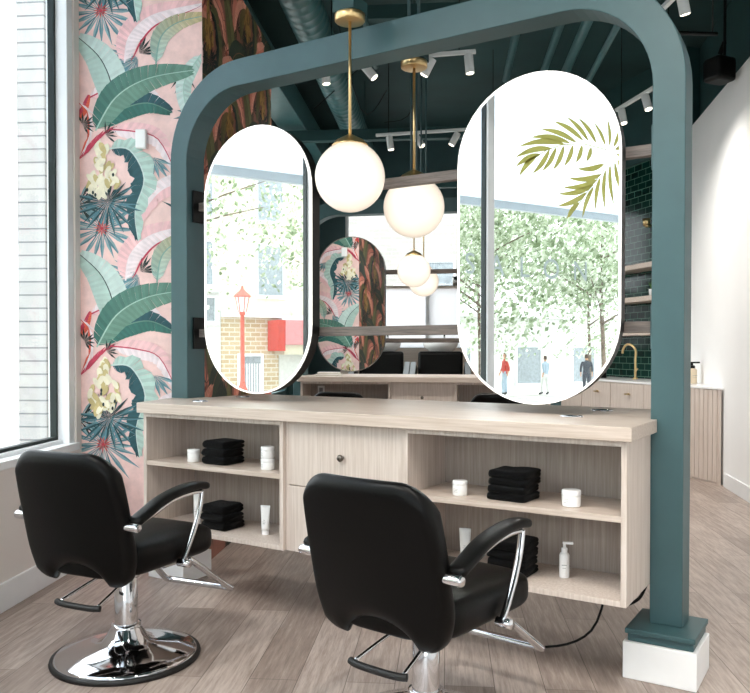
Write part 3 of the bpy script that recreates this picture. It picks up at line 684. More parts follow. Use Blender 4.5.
def jar(x, y, z, r, h, label, cap=.3):
    t = thing('jar', label, 'jar', (x, y, z+.0004), random.uniform(-.3, .3)-.6*0, None)
    b = bmesh.new(); lathe(b, [(0, 0), (r*.92, 0), (r, .003), (r, h*(1-cap)-.002), (r*.97, h*(1-cap)), (0, h*(1-cap))], 28); obj('pot', b, 'white_plastic', t, smooth=True, bevel=.0008)
    b = bmesh.new(); lathe(b, [(0, h*(1-cap)+.0005), (r*1.02, h*(1-cap)+.0005), (r*1.02, h-.003), (r*.97, h), (0, h)], 28); obj('lid', b, 'white_ceramic', t, smooth=True, bevel=.0008)
    b = bmesh.new()
    for k, (wz, ww) in enumerate(((.46, .32), (.36, .22), (.26, .28))):
        for q in range(6):
            a0 = -pi/2-.45 + (q-3)*ww/6*2.2; a1 = a0+ww/6*1.6; zz = h*wz
            vs = [b.verts.new((cos(a)*(r+.0004), sin(a)*(r+.0004), zz+dz)) for a, dz in ((a0, 0), (a1, 0), (a1, h*.03), (a0, h*.03))]; b.faces.new(vs)
    obj('label_print', b, 'label_grey', t)
jar(-2.79, 2.835, SL, .030, .062, 'white jar left of the towels on the upper left shelf')
jar(-2.325, 2.83, SL, .031, .052, 'lower of two stacked white jars at the right of the upper left shelf', .35)
jar(-2.325, 2.83, SL+.053, .031, .052, 'upper of two stacked white jars at the right of the upper left shelf', .35)
jar(-1.36, 2.83, SR, .029, .058, 'small white jar left of the towels on the upper right shelf', .28)
jar(-.92, 2.845, SR, .034, .060, 'wide white jar right of the towels on the upper right shelf', .36)
def tubep(x, y, z, h, label, rz=0, inv=False):
    t = thing('cream_tube', label, 'tube', (x, y, z+.0004), rz)
    b = bmesh.new(); n = 24; cap = .02; R = []
    for q in range(9):
        f = q/8; zz = cap + (h-cap)*f; a_, b_ = .018 + .006*f, .018*(1-f)+.0012
        R.append([b.verts.new((a_*cos(2*pi*k/n), b_*sin(2*pi*k/n), zz)) for k in range(n)])
    for p, q in zip(R, R[1:]):
        for k in range(n): b.faces.new([p[k], p[(k+1) % n], q[(k+1) % n], q[k]])
    b.faces.new(R[0]); b.faces.new(R[-1]); obj('body', b, 'white_plastic', t, smooth=True)
    b = bmesh.new(); lathe(b, [(0, 0), (.0175, 0), (.0175, cap-.0005), (0, cap-.0005)], 24); obj('cap', b, 'white_ceramic', t, bevel=.001)
    ob = B((-.006, .006, -.0175, -.0168, h*.38, h*.395), (-.008, .008, -.0165, -.0158, h*.44, h*.45), (-.004, .004, -.0160, -.0152, h*.5, h*.51)); obj('label_print', ob, 'label_grey', t)
tubep(-2.385, 2.885, SB, .135, 'slim white tube right of the towels on the lower left shelf', .3)
tubep(-2.83, 2.90, SB, .150, 'white tube behind the left chair arm on the lower left shelf', .2)
tubep(-1.385, 2.93, SB, .138, 'white squeeze tube left of the towels on the lower right shelf', .3)
def pump(x, y, z, h, r, label, mb='white_plastic', mp='white_ceramic', rz=0, grp=None):
    t = thing('pump_bottle', label, 'bottle', (x, y, z+.0004), rz, grp)
    b = bmesh.new(); lathe(b, [(0, 0), (r*.95, 0), (r, .004), (r, h*.62), (r*.8, h*.68), (r*.5, h*.70), (r*.5, h*.72), (0, h*.72)], 24); obj('bottle', b, mb, t, smooth=True)
    b = bmesh.new(); lathe(b, [(0, h*.7), (r*.62, h*.7), (r*.62, h*.82), (r*.3, h*.84), (r*.25, h*.93), (0, h*.93)], 20); box(b, -r*.35, r*1.7, -r*.25, r*.25, h*.93, h); obj('pump_head', b, mp, t, bevel=.001)
    b = B((-r*.5, r*.5, -r-.0008, -r+.0005, h*.36, h*.375), (-r*.35, r*.35, -r-.0008, -r+.0005, h*.28, h*.29)); obj('label_print', b, 'label_grey', t)
pump(-.975, 2.935, SB, .135, .019, 'white pump bottle right of the towels on the lower right shelf', rz=.3)

# ================================================================ PENDANTS
def pendant(first, loc, label, r=.152, ztop=2.66):
    t = thing('globe_pendant', label, 'pendant lamp', (0, 0, 0), 0, 'globe pendant lamps')
    b = bmesh.new(); prof = [(0, -r)] + [(r*sin(pi*k/24), -r*cos(pi*k/24)) for k in range(1, 24)] + [(0, r)]; lathe(b, prof, 48); obj('globe', b, 'globe', t, smooth=True)
    b = bmesh.new(); lathe(b, [(0, r+.030), (.014, r+.030), (.03, r+.022), (.060, r+.006), (.078, r-.014), (.080, r-.019), (.07, r-.016), (0, r-.001)], 32); obj('globe_cap', b, 'brass', t, smooth=True)
    L = ztop - loc[2]
    b = bmesh.new(); cyl(b, (0, 0, r+.01), (0, 0, L), .0065, seg=14); obj('rod', b, 'brass', t, smooth=True)
    b = bmesh.new(); lathe(b, [(0, L-.005), (.062, L-.005), (.066, L), (.066, L+.028), (0, L+.028)], 32); obj('canopy', b, 'brass', t, smooth=True, bevel=.002)
    b = B((-.055, .055, -.055, .055, L+.029, L+.085)); bx_ = obj('junction_box', b, 'green_dk', t, bevel=.003)
    b = bmesh.new(); cyl(b, (-.03, 0, L+.085), (-.03, 0, Hc-loc[2]), .008); cyl(b, (.02, .01, L+.085), (.02, .01, Hc-loc[2]), .008); cyl(b, (.035, -.02, L+.085), (.035, -.02, Hc-loc[2]), .004); obj('conduit', b, 'green', t, smooth=True)
    
    t.location = loc
    return t
P1 = pendant(True, (-1.931, 2.914, 1.968), 'lit glass globe pendant in front of the near arch', ztop=2.642)
P2 = pendant(True, (-1.941, 3.506, 1.928), 'lit glass globe pendant just behind the near arch', ztop=2.62)
P3 = pendant(True, (-3.546, 6.406, 1.935), 'smaller-looking lit globe pendant before the far counter')
P4 = pendant(True, (-3.83, 7.12, 1.90), 'lit globe pendant half hidden behind the far one')

# ================================================================ CEILING SERVICES
def rtube(name, pts, r, mat, label, cat, seg=28, parts=None, group=None):
    b = bmesh.new()
    for p in pts: tube(b, [RM(*q) for q in p], r, seg, sm=0)
    o = obj(name, b, mat, smooth=True); return tag(o, label, cat, group)
b = bmesh.new()
s = -4.4; n = -1.12
P = []
while s < 11.8: P += [(s, .155), (s+.09, .155), (s+.10, .159), (s+.12, .159)]; s += .13
R = []
for (ss, r) in P: R.append([b.verts.new((n + r*cos(2*pi*k/28), ss, 3.93 + r*sin(2*pi*k/28))) for k in range(28)])
for a, c in zip(R, R[1:]):
    for k in range(28): b.faces.new([a[k], a[(k+1) % 28], c[(k+1) % 28], c[k]])
dt = thing('air_duct', 'round ribbed green ventilation duct running under the ceiling', 'duct')
obj('duct_pipe', b, 'duct', dt, smooth=True, rot=RZ)
for s in (-2, 1, 3.5, 5.6, 7.2, 9.5): hb = [(n-.17, n-.165, s, s+.03, 3.9, Hc), (n+.165, n+.17, s, s+.03, 3.9, Hc), (n-.17, n+.17, s, s+.03, 3.765, 3.772)]; obj('hanger', B(*hb), 'green_dk', dt, rot=RZ)
tag(obj('air_duct', B((-1.88, -1.58, 6.3, 11.8, 3.72, 4.02)), 'duct', rot=RZ, bevel=.01), 'rectangular green duct beyond the wallpapered pillar, near the window wall', 'duct')
def pipe(n0, s0, s1, z, r, label, n1=None): rtube('conduit_pipe', [[(n0, s0, z), (n0 if n1 is None else n1, s1, z)]], r, 'duct', label, 'pipe', 12, group='green conduit pipes')
pipe(-.62, 3.6, 7.2, 3.75, .022, 'short green pipe above the front pendant rod')
pipe(.62, 4.5, 8.4, 4.0, .035, 'left of the three green ceiling pipes over the right mirror')
pipe(.98, 4.5, 8.2, 4.0, .035, 'middle of the three green ceiling pipes over the right mirror')
pipe(1.2, 4.5, 9.6, 4.0, .045, 'right of the three green ceiling pipes over the right mirror')
pipe(1.42, 6.0, 10.0, 3.9, .03, 'thin green pipe beside the right wall near the ceiling')
def crossbeam(s, z, n0, n1, label): tag(obj('ceiling_beam', B((n0, n1, s, s+.10, z, z+.12)), 'green_dk', rot=RZ, bevel=.004), label, 'beam', 'green ceiling cross beams')
crossbeam(8.9, 3.55, -1.9, 1.6, 'green cross beam above the rear track lights')
crossbeam(10.6, 3.35, -1.9, 1.3, 'green cross beam in front of the rear window')
crossbeam(7.0, 4.1, -.9, 1.6, 'high green cross beam above the far counter')
def wires(pts, label):
    b = bmesh.new()
    for p in pts: tube(b, [RM(*q) for q in p], .004, 6, sm=5)
    tag(obj('ceiling_wire', b, 'black_plastic', smooth=True), label, 'wire')
wires([[(-.95, 6.0, 4.35), (-.8, 7.6, 3.5), (-.6, 8.3, 3.9)], [(-.3, 7.8, 4.35), (-.32, 7.8, 3.55), (-.6, 7.9, 3.45)], [(-1.3, 7.9, 3.6), (-.6, 7.9, 4.2)]], 'loose dark cables drooping under the ceiling above the globes')
def track(p0, p1, spots, label, spw=38):
    p0 = Vector(p0); p1 = Vector(p1); d = (p1-p0); L = d.length; rz = math.atan2(d.y, d.x)
    t = thing('track_light', label, 'track light', (p0+p1)/2, rz, None)
    obj('track', B((-L/2, L/2, -.018, .018, 0, .03)), 'track_white', t, bevel=.003)
    for x in (-L*.4, L*.4): b = bmesh.new(); cyl(b, (x, 0, .03), (x, 0, Hc-p0.z), .004, seg=8); obj('hanger', b, 'black_metal', t)
    for f, tilt, az in spots:
        x = (f-.5)*L; h = .145
        d_ = Vector((sin(tilt)*cos(az), sin(tilt)*sin(az), -cos(tilt))); a = Vector((x, 0, -.06)) - d_*.05; e = a + d_*h
        b = bmesh.new(); cyl(b, a, e, .036, seg=24); sp = obj('spot_head', b, 'track_white', t, smooth=True, bevel=.003)
        b = bmesh.new(); cyl(b, e, e + d_*.002, .030, seg=20); obj('lens', b, 'lamp_face', sp)
        l = bpy.data.lights.new('spot_light', 'SPOT'); l.energy = spw; l.color = (1, .95, .88); l.spot_size = radians(120); l.spot_blend = 1; l.shadow_soft_size = .05
        lo = bpy.data.objects.new('spot_light', l); COL.objects.link(lo); lo.parent = sp; lo.location = e + d_*.012; lo.rotation_euler = d_.to_track_quat('-Z', 'Y').to_euler()
        b = bmesh.new(); cyl(b, (x, 0, 0), (x, 0, -.06), .012, seg=12); obj('spot_arm', b, 'track_white', sp)
    return t
track((-4.652, 7.538, 3.56), (-3.3, 7.98, 3.56), [(.11, .15, 0), (.33, .6, -.3), (.62, .5, 3.3), (.93, .3, 0)], 'white ceiling track with spotlights beyond the near globes')
track((-3.95, 5.45, 3.58), (-2.70, 5.89, 3.58), [(.06, .1, 0), (.33, .7, 0), (.72, .5, 3.1), (.96, .1, 0)], 'white ceiling track with spotlights just behind the arch top')
track((-2.156, 8.007, 3.56), (-1.45, 7.24, 3.56), [(.12, .25, .2), (.55, .35, .2), (.92, .3, .2)], 'white ceiling track with spotlights between right mirror and right post', 22)
track((-1.42, 6.1, 3.60), (-.95, 5.45, 3.60), [(.2, .1, 0), (.72, .3, 2.)], 'white ceiling track with spotlights over the right shoulder of the arch', 22)
track((-.9, 1.5, 3.6), (1.2, .3, 3.6), [(.1, .5, 2.0), (.37, .5, 1.8), (.63, .5, 1.8), (.9, .5, 1.6)], 'added unseen track of fill spotlights above the viewpoint, aimed at the chairs', 48)  # unseen track, added to brighten the chairs and counter front
track((-2.6, .6, 3.6), (-1.2, -.3, 3.6), [(.1, .55, 1.9), (.5, .5, 1.6), (.9, .5, 1.3)], 'added unseen track of fill spotlights above and left of the viewpoint', 42)  # second added track, out of view, lifts the room against the street
# loudspeaker, hanging rod
t = thing('loudspeaker', 'black loudspeaker hung on the green wall above the white wall', 'loudspeaker', (-1.10, 7.30, 3.47), radians(235))
obj('cabinet', B((-.105, .105, -.09, .09, 0, .20)), 'black_plastic', t, bevel=.03, seg=3)
obj('grille', B((-.085, .085, -.097, -.091, .02, .18)), 'black_metal', t, bevel=.002)
b = bmesh.new(); cyl(b, (0, .05, .2), (.05, .1, .98), .012); cyl(b, (0, 0, .235), (0, .05, .32), .02); obj('wall_bracket', b, 'black_metal', t)
b = bmesh.new(); tube(b, [(-1.35, 6.05, 3.52), (-.97, 6.32, 3.52)], .014, 10, sm=0); cyl(b, (-1.0, 6.3, 3.52), (-1.0, 6.3, Hc), .006)
tag(obj('hanging_rail', b, 'black_metal', smooth=True), 'short dark rail hanging from the ceiling right of the arch', 'rail')

# ================================================================ SECOND STATION (same furniture, further back)
PH = radians(22)
src = Vector((-2.62, 3.10, 0)); dst = Vector((-4.385, 6.635, 0))
T2 = Matrix.Translation(dst) @ Matrix.Rotation(PH, 4, 'Z') @ Matrix.Translation(-src)
far = {
 'tall dark teal rounded arch framing the nearest styling counter': 'far dark teal arch, seen between the near mirrors',
 'upper weathered dark bar spanning the near arch behind the mirrors': 'upper dark bar across the far arch, level with the far globe',
 'lower weathered dark bar spanning the near arch behind the mirrors': 'lower dark bar across the far arch, above the washing chairs',
 'tall lit oval mirror beside the leafy wallpaper, left of the nearest pair': 'small-looking far oval mirror showing two wallpapers',
 'tall lit oval mirror by the right post, reflecting gold palm leaves': 'far oval mirror hidden behind the near right mirror',
 'long pale ash worktop running between the posts of the near arch': 'pale ash worktop of the far counter, seen below the bars',
 'open two-tier ash shelf unit under the left end of the near worktop': 'open shelf unit at the left of the far counter',
 'open two-tier ash shelf unit under the right end of the near worktop': 'open shelf unit at the right of the far counter',
 'pale ash unit with two drawers between the open shelves of the near counter': 'ash drawer unit with a knob in the far counter',
 'closed ash cabinet on the far side of the near counter': 'closed cabinet at the back of the far counter',
}
for o in ST:
    if o.name.startswith('cable_grommet'): continue
    c = copy_tree(o, None, T2); c['label'] = far[o['label']]
    for q in c.children:
        if q.name.startswith('light_border'): q.data = q.data.copy(); q.data.materials[0] = M['steel']
def F2(x, y, z=0): return T2 @ Vector((x, y, z))
for x, lb in ((-2.50, 'black styling chair facing the far counter, its top left of centre'), (-1.15, 'black styling chair facing the far counter, behind the near right mirror foot')):
    c = copy_tree(chair0); p = F2(x, 2.28); c.location = p; c.rotation_euler = (0, 0, PH); c['label'] = lb; c['group'] = 'black styling chairs'
for k, (w_, d_, h_) in enumerate(((.24, .17, .02), (.21, .16, .018))):
    t = thing('book', ('lower closed book at the left end of the far counter', 'upper closed book at the left end of the far counter')[k], 'book', F2(-2.80, 2.90, .9575 + .0205*k), PH + .1*k)
    obj('pages', B((-w_/2+.004, w_/2-.004, -d_/2+.004, d_/2-.002, .003, h_-.003)), 'paper', t)
    obj('cover', B((-w_/2, w_/2, -d_/2, d_/2, 0, .003), (-w_/2, w_/2, -d_/2, d_/2, h_-.003, h_), (-w_/2, w_/2, d_/2-.002, d_/2, .003, h_-.003)), 'white_plastic', t)
t = thing('wall_outlet', 'white power socket inside the far open shelf', 'socket', F2(-2.92, 3.078, .80), PH)
obj('plate', B((-.035, .035, -.006, 0, -.055, .055)), 'white_plastic', t, bevel=.002); obj('socket_face', B((-.018, .018, -.008, -.006, -.035, .035)), 'label_grey', t)

# washing chairs by the rear window
def wash(first=None):
    t = thing('washing_chair', '', 'chair', (0, 0, 0), 0)
    obj('plinth', B((-.30, .30, -.35, .35, 0, .30)), 'black_metal', t, bevel=.01)
    b = B((-.30, .30, -.42, .28, .30, .62)); obj('seat', b, 'black_leather', t, bevel=.05, seg=4)
    b = bmesh.new(); prism(b, [(.10, .60), (.24, .60), (.36, 1.19), (.24, 1.19)], -.29, .29, 'x'); obj('backrest', b, 'black_leather', t, bevel=.04, seg=4)
    for s in (-1, 1):
        b = bmesh.new(); prism(b, [(-.38, .58), (.20, .58), (.20, 1.0), (.12, 1.02), (-.34, .86)], s*.345-.045, s*.345+.045, 'x'); a = obj('armrest', b, 'black_leather', t, bevel=.03, seg=3)
        b = bmesh.new(); prism(b, [(-.36, .866), (.13, 1.032), (.15, 1.056), (-.36, .885)], s*.345-.035, s*.345+.035, 'x'); obj('arm_top', b, 'grey_metal', a, bevel=.004)
    b = bmesh.new(); lathe(b, [(0, 1.16), (.12, 1.16), (.22, 1.24), (.25, 1.33), (.235, 1.335), (.2, 1.26), (.1, 1.2), (0, 1.19)], 32); bmesh.ops.translate(b, vec=(0, .62, 0), verts=b.verts[:]); obj('basin', b, 'white_ceramic', t, smooth=True)
    b = B((-.12, .12, .5, .78, 0, 1.165)); obj('basin_column', b, 'white_ceramic', t, bevel=.03)
    b = bmesh.new(); tube(b, [(.05, .80, 1.28), (.05, .80, 1.40), (.05, .74, 1.43), (.05, .68, 1.38)], .014, 10); box(b, .03, .07, .78, .82, 1.1, 1.3); obj('tap', b, 'chrome', t, smooth=True)
    return t
w0 = wash(); w0.location = RM(-.83, 10.2); w0.rotation_euler = (0, 0, W); w0['label'] = 'black washing chair with basin by the rear window, left one'; w0['group'] = 'washing chairs by the rear window'
w_ = copy_tree(w0); w_.location = RM(-.06, 10.2); w_['label'] = 'black washing chair with basin by the rear window, right one'
tag(obj('back_ledge', B((-1.5, .75, 11.45, 11.98, 0, 1.235)), 'wood_h', rot=RZ, bevel=.004), 'low ash ledge under the frosted rear window', 'ledge')
tag(obj('window_shelf', B((-1.46, .60, 11.80, 12.0, 2.115, 2.15)), 'wood_h', rot=RZ, bevel=.003), 'thin wooden shelf across the rear window above the frosted panes', 'shelf')
def cup(n, s, z, label, mat='white_ceramic', r=.045, h=.11):
    t = thing('drinking_cup', label, 'cup', RM(n, s, z)); b = bmesh.new(); lathe(b, [(0, 0), (r*.75, 0), (r, h), (r*.9, h), (r*.68, .008), (0, .008)], 20); obj('cup_body', b, mat, t, smooth=True)
    b = bmesh.new(); tube(b, [(r*.9, 0, h*.8), (r*1.6, 0, h*.7), (r*1.5, 0, h*.35), (r*.8, 0, h*.25)], .006, 8); obj('handle', b, mat, t, smooth=True)
cup(.30, 11.9, 2.15, 'small vessel on the rear window shelf, nearest the right mirror', 'steel', .08, .2)
cup(.16, 11.9, 2.15, 'small vessel on the rear window shelf, just right of the far globe', 'steel', .06, .14)
cup(-1.05, 11.9, 2.15, 'dark pot on the rear window shelf, left of the far globe', 'knob', .07, .17)

# ================================================================ BASIN COUNTER (right rear)
RS = (0, 0, AS)
t = thing('basin_counter', 'long ash counter with pale top against the green tiled wall', 'counter', SK(5.14, 8.3), AS)
def sk(name, bm, mat, par=None, **k):
    if par is not None: bmesh.ops.translate(bm, vec=(-5.14, -8.3, 0), verts=bm.verts[:]); return obj(name, bm, mat, par, **k)
    return obj(name, bm, mat, None, rot=RS, **k)
b = bmesh.new(); prism(b, [(4.86, 6.07), (5.435, 7.27), (5.435, 10.65), (4.86, 10.65)], .0, .855); sk('body', b, 'wood_v', t)
b = bmesh.new(); prism(b, [(4.843, 6.02), (5.437, 7.295), (5.437, 10.65), (4.843, 10.65)], .856, .878); sk('counter_top', b, 'white_ceramic', t, bevel=.003)
for k in range(6):
    dr = sk('cabinet_door', B((4.842, 4.859, 6.62+k*.62, 6.62+k*.62+.61, .10, .845)), 'wood_v', t, bevel=.002)
    bb = bmesh.new(); cyl(bb, (4.842, 6.62+k*.62+.25, .74), (4.815, 6.62+k*.62+.25, .74), .012); box(bb, 4.812, 4.818, 6.62+k*.62+.20, 6.62+k*.62+.30, .733, .747); bmesh.ops.translate(bb, vec=(-5.14, -8.3, 0), verts=bb.verts[:]); obj('handle', bb, 'brass', dr)
bb = bmesh.new(); 
for k in range(8): box(bb, 4.852, 4.8595, 6.12+k*.062, 6.12+k*.062+.055, 0.02, .85)
sk('grooved_panel', bb, 'wood_v', t, bevel=.002)
for k, z in enumerate((1.40, 1.775, 2.14)):
    tag(obj('wall_shelf', B((5.16, 5.438, 7.35, 9.6, z-.028, z+.028)), 'wood_h', rot=RS, bevel=.002), ('lowest', 'middle', 'highest')[k] + ' of the three ash shelves on the green tiled wall', 'shelf')
    # small plant on the middle shelf
t = thing('gooseneck_tap', 'tall brass gooseneck tap on the basin counter', 'tap', SK(5.22, 7.95, .8785), AS)
b = bmesh.new(); tube(b, [(0, 0, 0), (0, 0, .22), (0, .0, .33), (-.02, .07, .39), (-.03, .15, .385), (-.035, .2, .33), (-.035, .205, .29)], .013, 12); obj('spout', b, 'brass', t, smooth=True)
b = bmesh.new(); lathe(b, [(0, 0), (.028, 0), (.028, .012), (.018, .02), (0, .02)], 20); cyl(b, (0, 0, .09), (-.02, -.07, .12), .009); obj('tap_base', b, 'brass', t, smooth=True)
pump(*SK(5.1, 8.42)[:2], .8782, .24, .034, 'dark pump bottle with white label on the basin counter', 'black_plastic', 'white_ceramic', AS)
pump(*SK(5.12, 8.6)[:2], .8782, .16, .05, 'pale squat dispenser beside the dark bottle on the basin counter', 'white_ceramic', 'white_ceramic', AS)
pump(*SK(5.12, 6.83)[:2], .8782, .215, .05, 'cream dispenser with black pump on the counter right of the post', 'cream', 'black_plastic', AS)
# plant in a pot on the middle shelf, and wall hook
t = thing('potted_plant', 'small green plant on the middle shelf of the tiled wall', 'plant', SK(5.3, 7.75, 1.8035), AS)
b = bmesh.new(); lathe(b, [(0, 0), (.035, 0), (.045, .08), (.038, .08), (0, .07)], 20); obj('pot', b, 'white_ceramic', t, smooth=True)
b = bmesh.new(); r = random.Random(3)
for k in range(26):
    a = r.uniform(0, 2*pi); e = r.uniform(.3, 1.3); L = r.uniform(.06, .12); d = Vector((cos(a)*cos(e), sin(a)*cos(e), sin(e))); q = Vector((0, 0, .07)); sd = Vector((-sin(a), cos(a), 0))*.014
    vs = [b.verts.new(p) for p in (q, q+d*L*.5+sd, q+d*L, q+d*L*.5-sd)]; b.faces.new(vs)
obj('leaves', b, simple('houseplant_green', '4d7a3a', .5), t)
b = bmesh.new(); cyl(b, SK(5.43, 7.98, 2.62), SK(5.36, 7.98, 2.62), .02); cyl(b, SK(5.37, 7.98, 2.62), SK(5.37, 7.98, 2.70), .035, .045); tag(obj('wall_lamp', b, 'brass', smooth=True), 'small copper wall fitting on the green tiles', 'wall lamp')

# ================================================================ WINDOW LETTERING AND PALM DECAL (on the window glass)
gn = -2.157
t = thing('window_lettering', 'pale grey word SALON lettered across the window glass', 'lettering', RM(gn-.002, 1.03, 1.80))
for chx, s in zip('SALON', (1.63, 1.36, 1.07, .77, .43)):
    cu = bpy.data.curves.new('letter', 'FONT'); cu.body = chx; cu.size = .235; cu.align_x = 'CENTER'; cu.extrude = .0006; cu.offset = 0
    tmp = bpy.data.objects.new('tmp', cu); COL.objects.link(tmp)
    dg = bpy.context.evaluated_depsgraph_get(); me = bpy.data.meshes.new_from_object(tmp.evaluated_get(dg)); bpy.data.objects.remove(tmp)
    me.materials.clear(); me.materials.append(M['frost_vinyl'])
    o = bpy.data.objects.new('letter', me); COL.objects.link(o); o.parent = t
    X = -Vector((-sin(W), cos(W), 0)); Yv = Vector((0, 0, 1)); Z = X.cross(Yv)
    m = Matrix((X, Yv, Z)).transposed().to_4x4(); m.translation = RM(gn-.002, s, 1.81) - t.location; o.matrix_local = m
LEAFLETS= [(0.248, 3.005, 0.469, 3.192), (0.343, 3.01, 0.606, 3.18), (0.406, 3.006, 0.754, 3.121), (0.483, 2.978, 0.899, 3.035), (0.559, 2.964, 1.013, 2.951), (0.619, 2.949, 1.138, 2.861), (0.768, 2.893, 1.179, 2.766), (0.898, 2.829, 1.171, 2.694), (0.941, 2.811, 1.137, 2.619), (0.797, 2.885, 0.992, 2.656), (0.723, 2.909, 0.883, 2.69), (0.634, 2.936, 0.761, 2.715), (0.528, 2.955, 0.633, 2.762), (0.421, 2.967, 0.497, 2.807), (0.312, 2.963, 0.373, 2.833), (0.151, 2.838, 0.481, 2.758), (0.183, 2.744, 0.581, 2.666), (0.23, 2.694, 0.647, 2.582), (0.278, 2.644, 0.707, 2.522), (0.356, 2.573, 0.706, 2.42), (0.449, 2.475, 0.601, 2.32), (0.278, 2.632, 0.417, 2.345), (0.199, 2.72, 0.26, 2.421), (0.135, 2.795, 0.142, 2.443), (0.08, 2.846, 0.028, 2.488), (0.021, 2.876, -0.087, 2.591), (-0.012, 2.903, -0.181, 2.716), (0.136, 2.998, 0.281, 3.18), (0.087, 3.004, 0.115, 3.238), (0.038, 2.999, -0.043, 3.204), (0.022, 2.979, -0.178, 3.109), (0.005, 2.947, -0.23, 2.93)]
RACHIS= [[(0.12, 2.966), (0.406, 2.98), (0.649, 2.941), (0.826, 2.874), (0.97, 2.792), (1.082, 2.726)], [(0.103, 2.923), (0.151, 2.793), (0.341, 2.592), (0.57, 2.338)]]
t = thing('palm_decal', 'gold palm fronds on the window glass, reflected in the right mirror', 'decal', RM(gn, .3, 2.4))
def glass_part(name, polys, mat):
    b = bmesh.new()
    for k, pl in enumerate(polys):
        off = gn + .003 + (k % 5)*.0002
        a = [b.verts.new(RM(off, s, z) - t.location) for s, z in pl]; b.faces.new(a)
    return obj(name, b, mat, t)
fr1, fr2 = [], []
for k, (s0, z0, s1, z1) in enumerate(LEAFLETS):
    a = Vector((s0, z0)); c = Vector((s1, z1)); d = c-a; L = d.length; nn = Vector((-d.y, d.x))/L; wq = .024 if k < 27 else .02; pl = []; q = 10
    cur = .06*(1 if k % 2 else 1)
    def cen(f): return a + d*f + nn*cur*L*sin(pi*f)*(-1 if (k >= 9 and k < 20) else 1)
    for i in range(q+1): f = i/q; pl.append(cen(f) + nn*wq*sin(pi*f**.8)**.8 if 0 < f < 1 else cen(f))
    for i in range(q-1, 0, -1): f = i/q; pl.append(cen(f) - nn*wq*sin(pi*f**.8)**.8)
    (fr1 if k < 15 or k > 26 else fr2).append(pl)
def strip(path, w):
    out = []
    P = [Vector(p) for p in path]
    for a, c in zip(P, P[1:]):
        d = (c-a).normalized(); n_ = Vector((-d.y, d.x))*w; out.append([a+n_, c+n_, c-n_, a-n_])
    return out
glass_part('palm_frond', fr1, 'gold_vinyl'); glass_part('palm_frond', fr2, 'gold_vinyl')
glass_part('frond_stem', strip(RACHIS[0], .004) + strip(RACHIS[1], .004), 'gold_vinyl')

# ================================================================ THE STREET
GZ = -.42
def RMo(name, bm, mat, **k): return obj(name, bm, mat, rot=RZ, **k)
o = struct('ground', B((-70, NO-.01, -70, 40, GZ-.3, GZ-.02), (NO, 20, -70, -4.73, GZ-.3, GZ-.02), (NO, 20, 14.1, 40, GZ-.3, GZ-.02)), 'asphalt', rot=RZ)
o = struct('sidewalk', B((-6, NO-.02, -40, 30, GZ-.02, GZ+.08), (-26, -18.5, -60, 20, GZ-.02, GZ+.02)), 'sidewalk', rot=RZ)
# awning over the shop window
t = thing('awning', 'white awning outside above the shop window', 'awning', RM(-3.1, 0, 2.78), W)
b = bmesh.new(); prism(b, [(-.74, .03), (.90, 1.0), (.90, 1.03), (-.74, .06)], -12, 4.2, 'y'); obj('awning_cover', b, 'awning_fabric', t)
obj('front_rail', B((-.80, -.74, -12, 4.2, -.05, .06)), 'rail', t, bevel=.005)
for s in (1.9, 3.9, -2.4, -6): b = bmesh.new(); prism(b, [(-.74, -.01), (.90, .96), (.90, .99), (-.74, .02)], s, s+.04, 'y'); obj('brace', b, 'rail', t)
# pale brick pier outside the left pane
b = B((-3.42, -3.12, 6.4, 6.9, GZ, 6)); t = thing('brick_pier', 'pale glazed brick pier outside the left window', 'pier', RM(-2.9, 6.6, GZ), W)
RMb = lambda bm: (bmesh.ops.translate(bm, vec=(2.9, -6.6, -GZ), verts=bm.verts[:]), bm)[1]
obj('brick_face', RMb(B((-3.55, -3.31, 6.4, 6.9, GZ, 6))), 'pale_block', t); obj('render_face', RMb(B((-3.308, -2.30, 6.43, 6.9, GZ, 6))), 'white_render', t)
def facade(name, label, s0, s1, z1, mat, wins, nf=-24, depth=3, doors=(), extra=None, frame='white_trim'):
    t = thing(name, label, 'building', RM(nf, (s0+s1)/2, GZ), W); o = Vector((-nf, -(s0+s1)/2, -GZ))
    def add(nm, bm, m, par=t, **k): bmesh.ops.translate(bm, vec=o, verts=bm.verts[:]); return obj(nm, bm, m, par, **k)
    add('wall', B((nf-depth, nf, s0, s1, GZ, z1)), mat)
    add('cornice', B((nf-depth, nf+.25, s0, s1, z1, z1+.25)), frame)
    for (a, b_, c, d) in wins:
        f = add('window', B((nf, nf+.06, a-.08, a, c-.08, d+.08), (nf, nf+.06, b_, b_+.08, c-.08, d+.08), (nf, nf+.06, a, b_, d, d+.08), (nf, nf+.10, a-.08, b_+.08, c-.14, c)), frame)
        add('pane', B((nf, nf+.02, a, b_, c, d)), 'dark_glass', f)
    return t, add
t, add = facade('brick_building', 'tan brick building across the street, seen in the left mirror', -6.75, -4.55, 2.35, 'tan_brick', [])
